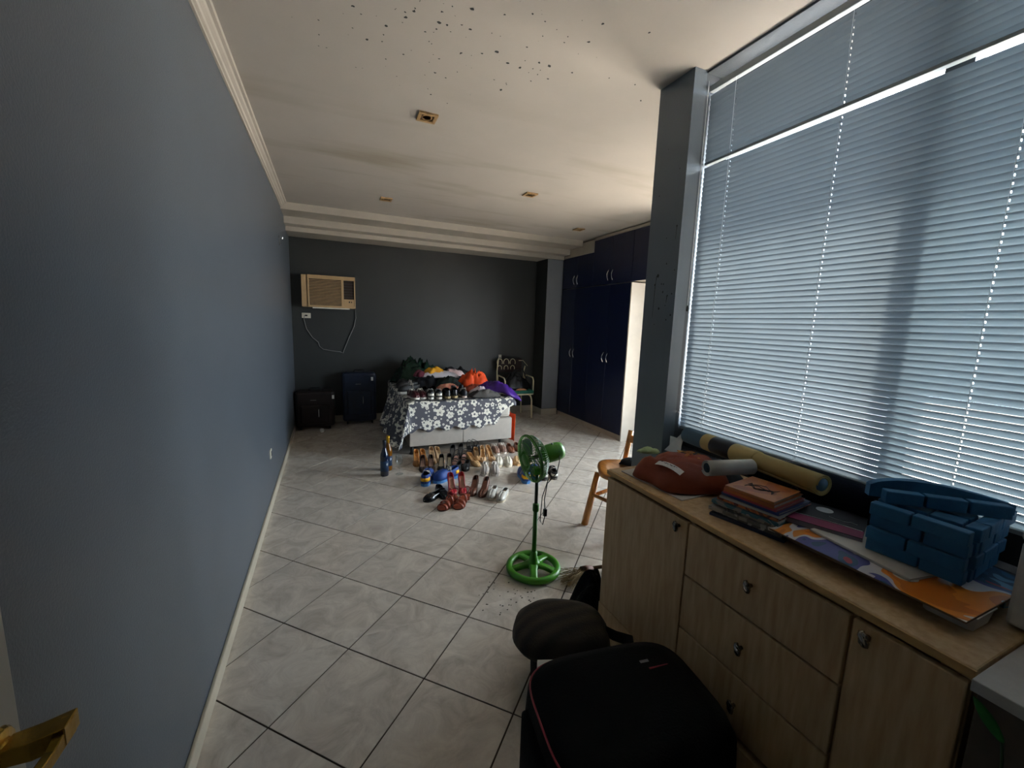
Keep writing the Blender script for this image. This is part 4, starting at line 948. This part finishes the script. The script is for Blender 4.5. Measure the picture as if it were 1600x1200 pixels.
t = thing('folded_card', 'white folded card sticking up by the lower left corner of the blind', 'card', (1.655, 1.60, ZD))
G().add([(-.02, .03, 0), (.0, -.055, 0), (.03, -.06, .135), (-.017, .031, .0), (.002, -.053, 0), (.032, -.057, .135)], [(0, 1, 2), (3, 5, 4), (0, 3, 4, 1), (1, 4, 5, 2), (2, 5, 3, 0)]).build('card_front', mat('sheet_white2', '#d3d6d8', .6), t)
box('card_back', mat('sheet_white2', '#d3d6d8', .6), .004, .0055, -.06, .02, .0, .08, t)
# dark navy bolster behind
M_bol = mat('navy_canvas', '#0a101c', .9, bump=.4, bscale=70, spec=.1)
bo = thing('navy_bag', 'dark navy cloth bag lying behind the paper roll against the blind', 'bag', (1.645, .85, ZD))
def bol(prof_r, y): return [(.068*prof_r*math.cos(a)*(1+.05*math.sin(3*a+y*9)), y, .072+.074*prof_r*(math.sin(a) if math.sin(a) > -.6 else -.6-.3*(math.sin(a)+.6))) for a in [2*math.pi*k/24 for k in range(24)]]
g = G(); g.loft([bol(a, y) for y, a in ((-.17, .9), (-.172, .97), (-.15, 1.0), (0, 1.03), (.1, 1.0), (.2, .9), (.27, .7), (.28, .4))]); g.build('body', M_bol, bo, smooth=True)
G().tube([(-.01, -.174, .03), (-.02, -.178, .08), (.02, -.178, .10), (.03, -.174, .04)], .004, 6).build('draw_cord', mat('case_trim', '#0c0c0e', .5), bo, smooth=True)
heap('black_folder', 'flat black pouch and yellow sheet under the long paper roll', 'pouch', mat('case_trim', '#0c0c0e', .5), 1.50, 1.13, ZD+.02, .09, .06, .05, 71, rz=R(20), fold=.2, n=(8, 24))
# stack of magazines
MAG = [  # x, y, w, l, h, rz, cover, description
 (1.392, 0.898, .30, .235, .010, 14, mat('mag_navy', '#182a4a', .3), 'large navy magazine at the very bottom of the magazine stack'),
 (1.397, 0.893, .285, .225, .009, 10, print_mat('mag_a', ('#8a8680', '#b5b0a8', '#5a5650'), 14, 1), 'grey magazine second from the bottom of the stack'),
 (1.377, 0.913, .27, .22, .012, 16, print_mat('mag_b', ('#a09c94', '#73706a', '#c4beb4'), 16, 2), 'thick off-white magazine low in the stack'),
 (1.397, 0.903, .275, .21, .010, 8, print_mat('mag_c', ('#6a5a4a', '#9a8c7a', '#3a3430'), 14, 3), 'brownish magazine in the lower half of the stack'),
 (1.382, 0.903, .27, .215, .012, 12, print_mat('mag_d', ('#8c8880', '#3f6a74', '#b0aaa0'), 12, 4), 'grey and teal magazine in the middle of the stack'),
 (1.377, 0.893, .235, .20, .010, 9, print_mat('mag_e', ('#9c4a22', '#c26a34', '#6a2f18'), 14, 5), 'rust coloured booklet above the teal magazine'),
 (1.367, 0.888, .215, .195, .008, 11, mat('mag_white', '#b5b2ac', .4), 'thin white booklet under the navy notebook'),
 (1.367, 0.883, .205, .19, .010, 7, mat('mag_blue', '#1e2c6a', .35), 'navy notebook in the upper part of the stack'),
 (1.357, 0.883, .19, .175, .008, 8, mat('mag_red', '#a8343c', .35), 'red booklet just below the orange books'),
 (1.352, 0.883, .19, .165, .013, 8, mat('mag_or2', '#b05a1c', .4), 'thick orange book second from the top of the stack'),
 (1.347, 0.883, .18, .16, .009, 9, print_mat('mag_top', ('#a9602a', '#b56e30', '#9a5322'), 9, 6, .5), 'orange comic with a dark sketch on top of the magazine stack')]
zz = ZD
for i, (x, y, w, l, h, rz, m, lab) in enumerate(MAG):
    o = book('magazine', lab, 'magazine', x, y, zz, w, l, h, rz, m, group='magazines stacked on the dresser'); zz += h+.0006
    top_ = o; toph = h
rnd = random.Random(5); g = G()
pts = []
for k in range(34):
    a = k*.55; pts.append((-.005+.032*math.sin(a*1.3)*math.cos(k), .0+.045*math.cos(a*.9), toph+.0005))
g.tube(pts, .0013, 4); sk = g.build('printed_sketch', mat('ink', '#33343c', .6), top_); sk['label'] = 'dark sketch printed on the cover'
G().tube([(.10, -.075, toph*.2), (.11, -.06, toph*1.3), (.112, -.045, toph*1.3), (.10, -.04, toph*.2)], .0015, 6).build('binder_clip', M_blk, top_)
# thick open pad under the purple book, long illustrated board, papers
bx = thing('white_tray', 'white plastic tray supporting the near end of the illustrated board', 'tray', (1.34, .383, ZD))
rr = []
for z, s in ((0, .90), (.035, 1.0)): rr.append([(a*.048*s, b*.048*s, z) for a, b in ((-1, -.8), (-.85, -1), (.85, -1), (1, -.8), (1, .8), (.85, 1), (-.85, 1), (-1, .8))])
M_tray = mat('tray_white', '#d2cfc9', .4)
G().loft(rr, True, True).build('tray_body', M_tray, bx); box('tray_rim', M_tray, -.05, .05, -.05, .05, .0355, .038, bx)
book('sketch_pad', 'thick beige sketch pad under the far end of the illustrated board', 'pad', 1.42, .66, ZD, .22, .22, .036, 4, mat('pad_beige', '#8a7460', .6))
bdm = print_mat('board_print', ('#d5d2cc', '#c9711f', '#e08a2a', '#d0cdd0', '#4a4a8c', '#1d4a6a', '#a8323a', '#b5b5ba'), 4.6, 9, 1.3)
bo2 = thing('picture_board', 'long colourful illustrated board lying along the dresser front under the blue bricks', 'board', (1.375, .56, ZD+.0392))
box('board', mat('board_core', '#7a6048', .7), -.135, .135, -.225, .215, 0, .004, bo2); bp_ = box('printed_face', bdm, -.134, .134, -.224, .214, .0041, .0047, bo2)
z1 = ZD+.0392+.0052
book('loose_papers', 'fan of loose white papers between the purple book and the blue bricks', 'papers', 1.42, .575, z1, .19, .26, .007, -8, mat('sheet_white', '#c5c2bc', .7))
pb = book('purple_book', 'black and maroon book with a white ring on its cover', 'book', 1.46, .745, z1+.0005, .205, .21, .017, 22, mat('book_black', '#17121a', .5), mat('book_spine_grey', '#8a8288', .5))
box('cover_band', mat('book_maroon', '#86194a', .5), -.102, -.045, -.104, .104, .0172, .0176, pb)
g = G(); g.tube([(-.044+.006*math.sin(k*.35), -.10+k*.02, .0178) for k in range(11)], .0009, 4); g.build('cover_line', mat('label_white', '#d8d6d2', .5), pb)
G().lathe([(.016, .0172), (.024, .0172), (.024, .0177), (.016, .0177)], 24, Matrix.Translation((.055, .005, 0))).build('cover_ring', mat('label_white', '#d8d6d2', .5), pb)
g = G(); g.tube([(.0, -.09+k*.009, .0177+.0) if k % 2 else (.006*math.sin(k), -.085+k*.009, .0177) for k in range(9)], .0008, 4); g.build('cover_script', mat('label_white', '#d8d6d2', .5), pb)
book('blue_leaflet', 'blue leaflet sheets at the near right end under the blue bricks', 'leaflet', 1.585, .44, ZD, .15, .22, .03, -12, print_mat('leaf_print', ('#2a5a80', '#1d3f60', '#5a8aa8'), 12, 12))
# stack of blue painted wooden bricks glued as a ring
M_br = mat('blue_brick_paint', '#256b99', .6, var=.12, scale=14, bump=.25, bscale=60, col2='#1d577f')
bw = thing('blue_brick_planter', 'blue toy wall of stacked painted bricks standing on the illustrated board', 'toy wall', (1.50, .50, z1+.0078), R(4))
rb = random.Random(8)
def brick(cx, cy, cz, lx, ly, lz, rz=0):
    M = Matrix.Translation((cx, cy, cz)) @ Matrix.Rotation(R(rz+rb.uniform(-3, 3)), 4, 'Z')
    g = G(); g.box(-lx/2, lx/2, -ly/2, ly/2, 0, lz, M); g.build('brick', M_br, bw, bevel=.003)
H_ = .0345
for r_ in range(4):
    z = r_*(H_+.0008); st = (r_ % 2)*.5; wx, wy = .105, .085
    cuts = [-wy-.014, -wy*.02+.05*(st-.25), wy+.014]
    for a, b in zip(cuts, cuts[1:]): brick(-wx-.012*(r_ % 2), (a+b)/2, z, .03, b-a-.004, H_)
    ext = .022*r_
    cuts = [-wx+.022, -wx*.2+.07*(st-.5), wx*.55+.05*st, wx+.016+ext]
    for a, b in zip(cuts, cuts[1:]): brick((a+b)/2, -wy-.004*(r_ % 2), z, b-a-.004, .03, H_)
    for a, b in zip(cuts, cuts[1:]): brick((a+b)/2, wy, z, b-a-.004, .03, H_)
zt_ = 4*(H_+.0008)
for ix in (-.036, .036):
    for iy in (-.034, .034): brick(ix*.9, iy*.95, 3*(H_+.0008)-.004, .055, .062, H_-.002)
for k in range(3):     # loose top course laid across the corner
    u = -1+k; brick(-.005+u*.062, -.012-u*.066, zt_, .028, .084, H_, 43)
g = G(); n = 20; rings = []
for th_ in (-.008, .008):
    row = []
    for k in range(n+1): row.append((.025+th_-.105+.21*k/n, .012+th_+.115-.23*k/n, zt_+.001))
    for k in range(n+1):
        q = 1-k/n; row.append((.025+th_-.105+.21*q, .012+th_+.115-.23*q, zt_+.006+.058*math.sin(math.pi*(.12+.76*q**.8))**.7*(1-.25*q)))
    rings.append(row)
g.loft(rings); g.build('arched_top', M_br, bw)
# ------------------------------------------------------------------ rustic wooden chair behind the dresser
M_wood = mat('varnished_wood', '#b8752c', .3, var=.15, scale=7); woodgrain(M_wood, '#9c5c1e', '#cf8c3c', (1, .2, .2)); M_wood.node_tree.nodes['Principled BSDF'].inputs['Coat Weight'].default_value = .4
cx, cy = 2.01, 2.37
wc = thing('wooden_chair', 'rustic varnished wooden chair with round post legs standing behind the dresser', 'chair', (cx, cy, 0), R(15))
n = 40; top, bot = [], []
for k in range(n):
    a = 2*math.pi*k/n; r = .215*(1+.07*math.cos(4*a)+.05*math.cos(a))
    top.append((r*math.cos(a)*1.12, r*math.sin(a)))
rings = [[(x*s, y*s, z-.012*(1-((x*s)**2+(y*s)**2)/.05)) for x, y in top] for s, z in ((.25, .412), (.88, .405), (.98, .412), (1.0, .425), (.985, .445), (.9, .452), (.6, .446), (.25, .442))]
G().loft(rings).build('seat', M_wood, wc, smooth=True)
def post(name, a, b, r0, r1): return G().tube([a, [(p+q)/2 for p, q in zip(a, b)], b], [r0, (r0+r1)/2*1.05, r1], 12).build(name, M_wood, wc, smooth=True)
for sx, sy in ((-1, -1), (1, -1), (-1, 1), (1, 1)):
    post('leg', (sx*.16, sy*.13, .405), (sx*.235, sy*.165, 0), .022, .026)
post('rung', (-.205, -.15, .19), (.205, -.15, .19), .014, .014); post('rung', (-.20, .15, .22), (.20, .15, .22), .014, .014)
post('rung', (-.20, -.13, .24), (-.20, .13, .24), .013, .013); post('rung', (.20, -.13, .24), (.20, .13, .24), .013, .013)
post('back_post', (.20, .15, .44), (.285, .17, .66), .019, .022); post('back_post', (.20, -.15, .44), (.285, -.17, .66), .019, .022)
G().box(.245, .275, -.16, .16, .57, .63).build('back_rail', M_wood, wc, bevel=.008)
heap('black_cloth', 'black cloth lying on the wooden chair seat', 'cloth', mat('black_cloth', '#101013', .9, bump=.3), 2.12, 2.44, .4545, .10, .07, .035, 81, fold=.3, n=(8, 24))
# ------------------------------------------------------------------ bags on the floor
M_nyl = mat('black_nylon', '#050506', .8, var=.3, bump=.2, bscale=150, spec=.15)
def shell(sec, n=40, e=4.2):
    """superellipse loft: list of (z, cx, cy, rx, ry)"""
    rings = []
    for z, x, y, rx, ry in sec:
        r = []
        for k in range(n):
            a = 2*math.pi*k/n; c, s = math.cos(a), math.sin(a)
            r.append((x+rx*math.copysign(abs(c)**(2/e), c), y+ry*math.copysign(abs(s)**(2/e), s), z))
        rings.append(r)
    return G().loft(rings)
sx_, sy_ = .775, .83
bs = thing('black_suitcase', 'large black soft suitcase with red piping in front of the dresser', 'suitcase', (sx_, sy_, 0), R(-8))
shell([(.03, 0, 0, .25, .19), (.035, 0, 0, .27, .205), (.10, 0, 0, .282, .215), (.26, 0, 0, .282, .215), (.38, 0, 0, .275, .208), (.415, 0, 0, .258, .19), (.43, 0, 0, .21, .15), (.434, 0, 0, .05, .04)]).build('body', M_nyl, bs, smooth=True)
M_red = mat('red_piping', '#8c1f30', .5)
def ringpath(z, rx, ry, a0, a1, n=24, e=4.2): return [(rx*math.copysign(abs(math.cos(a))**(2/e), math.cos(a)), ry*math.copysign(abs(math.sin(a))**(2/e), math.sin(a)), z) for a in [R(a0+(a1-a0)*k/n) for k in range(n+1)]]
G().tube(ringpath(.395, .269, .203, 90, 225), .0035, 6).build('piping', M_red, bs, smooth=True)
G().tube([(.115, .06, .4325), (.20, .065, .427)], .003, 6).build('pocket_zip', M_red, bs)
G().box(.10, .13, .085, .094, .4315, .4335).build('logo_tab', mat('tag_grey', '#8a8a88', .5), bs)
shell([(.06, -.265, -.02, .02, .12), (.065, -.272, -.02, .028, .13), (.33, -.272, -.02, .028, .13), (.345, -.265, -.02, .02, .12)]).build('side_pocket', M_nyl, bs, smooth=True)
zp = G(); zp.tube([(-.205, .10, .412), (-.215, .085, .405), (-.228, .08, .40), (-.222, .095, .405)], .0025, 6); zp.build('zip_pull', M_chrome, bs)
zp = G(); zp.tube([(-.17, .0-.02, .421), (-.18, -.04, .421), (-.20, -.045, .417), (-.195, -.025, .418)], .0025, 6, True); zp.build('zip_pull', M_chrome, bs)
for a, b in ((-1, -1), (1, -1), (-1, 1), (1, 1)):
    G().lathe([(.001, -.012), (.018, -.012), (.021, 0), (.018, .012), (.001, .012)], 12, Matrix.Translation((a*.18, b*.15, .021)) @ Matrix.Rotation(R(90), 4, 'Y')).build('wheel', M_blk, bs)
# striped dark brown bag behind it
def stripes():
    m = mat('brown_stripe', '#17110d', .75, var=.2, bump=.3, bscale=120); nt = m.node_tree; N = nt.nodes; L = nt.links
    tc = [q for q in N if q.type == 'TEX_COORD'][0]; wv = N.new('ShaderNodeTexWave'); wv.inputs['Scale'].default_value = 5.2; wv.inputs['Distortion'].default_value = 1.0
    mp = N.new('ShaderNodeMapping'); mp.inputs['Rotation'].default_value = (0, R(20), R(62)); L.new(tc.outputs['Object'], mp.inputs[0]); L.new(mp.outputs[0], wv.inputs[0])
    rp = N.new('ShaderNodeValToRGB'); rp.color_ramp.elements[0].color = (*lin('#120c09'), 1); rp.color_ramp.elements[1].color = (*lin('#33291f'), 1); L.new(wv.outputs['Fac'], rp.inputs[0]); L.new(rp.outputs[0], N['Principled BSDF'].inputs['Base Color']); return m
b2 = thing('striped_bag', 'dark brown striped bag slumped between the fan and the black suitcase', 'bag', (.868, 1.335, 0), R(-28))
shell([(.002, 0, -.02, .10, .10), (.02, 0, -.02, .13, .12), (.12, 0, -.01, .135, .12), (.16, 0, 0, .14, .12)], 36, 2.4).build('lower_body', M_nyl, b2, smooth=True)
shell([(.155, .0, -.0, .14, .12), (.17, -.01, 0, .185, .135), (.20, -.01, 0, .205, .15), (.24, -.01, .005, .195, .145), (.275, .0, .01, .16, .12), (.295, .01, .01, .10, .075), (.30, .01, .01, .02, .02)], 36, 2.5).build('flap', stripes(), b2, smooth=True)
G().tube([(.13, .03, .24), (.21, -.02, .235), (.255, -.055, .25), (.265, -.10, .20), (.20, -.12, .13)], [.016, .02, .026, .022, .012], 10).build('shoulder_strap', M_nyl, b2, smooth=True)
G().tube([(.03, .13, .245), (.10, .11, .255), (.17, .05, .24)], .006, 6).build('brown_trim', mat('trim_leather', '#5a3a22', .6), b2, smooth=True)
t = thing('white_packet', 'white paper packet between the striped bag and black suitcase', 'packet', (.735, 1.16, 0), R(-20))
box('packet', mat('sheet_white', '#c5c2bc', .7), -.07, .07, -.05, .03, 0, .25, t, bevel=.004); box('fold', mat('sheet_white', '#c5c2bc', .7), -.068, .068, .0305, .035, .18, .245, t)
heap('black_sack', 'black bag tucked behind the striped bag beside the dresser end', 'bag', M_nyl, 1.235, 1.66, .002, .15, .10, .21, 91, rz=R(40), fold=.25, p=1.8)
# straw broom head
br = thing('straw_broom', 'straw broom head lying on the tiles behind the bags', 'broom', (1.275, 1.89, 0), R(12)); rs = random.Random(3); g = G(); M_str = mat('straw', '#a8946a', .8, col2='#7d6a46', scale=30)
for k in range(150):
    a = rs.uniform(-.55, .55); z0 = rs.uniform(.006, .05); L_ = rs.uniform(.12, .19); c, s = math.cos(a+math.pi), math.sin(a+math.pi)
    p0 = (.09, rs.uniform(-.03, .03), z0); p1 = (p0[0]+L_*c, p0[1]+L_*s*1.0, max(.003, z0*rs.uniform(.3, 1.4)+rs.uniform(-.01, .02)))
    mid = tuple((q+w_)/2+rs.uniform(-.006, .006) for q, w_ in zip(p0, p1)); g.tube([p0, (mid[0], mid[1], abs(mid[2])+.002), p1], .0012, 3)
bo3 = g.build('bristles', M_str, br); bo3['kind'] = 'stuff'
G().tube([(.085, 0, .03), (.12, 0, .03), (.16, 0, .03)], [.036, .03, .016], 10).build('binding', mat('straw_binding', '#5a3320', .7), br, smooth=True)
G().tube([(.16, 0, .03), (.33, -.06, .028)], .011, 8).build('broom_stick', mat('broom_stick', '#5a4026', .6), br, smooth=True)
# crumbs of dirt on the tiles by the fan
rs = random.Random(12); g = G()
for k in range(40):
    px, py, q = rs.gauss(.86, .09), rs.gauss(1.86, .10), rs.uniform(.002, .0045)
    g.box(px-q, px+q, py-q*.6, py+q*.6, .0002, .0022)
db = tag(g.build('floor_dirt', mat('dirt', '#2c2722', .9)), 'scattered dark crumbs on the tiles below the fan base', 'dirt'); db['kind'] = 'stuff'
# green leaf by the desk
lf = thing('green_leaf', 'long narrow green plant leaf hanging in front of the white desk', 'plant', (1.0, .2, 0))
G().tube([(-.01, -.03, .0), (0.0, -.02, .4), (.0, -.008, .72), (.0, .0, .81), (.0, .004, .84)], .0022, 6).build('stem', mat('leaf_stem', '#23401c', .6), lf, smooth=True)
def lfn(a, b):
    w = .0085*math.sin(math.pi*min(1, .06+a*.94))**.7; cpt = Vector((.0-.004*a, .004+.04*a, .84+.052*a)); 
    sd = Vector((.35, -.75, .55)).normalized()
    p = cpt+sd*(b-.5)*2*w; p.x += .002*abs(b-.5); return p
G().grid(lfn, 14, 4).build('blade', mat('leaf_green', '#1f6a26', .5, var=.25, scale=60), lf, smooth=True, solid=.0008)
pt = thing('plant_pot', 'small dark plant pot on the floor under the green leaf', 'plant pot', (.99, .17, 0)) if False else None
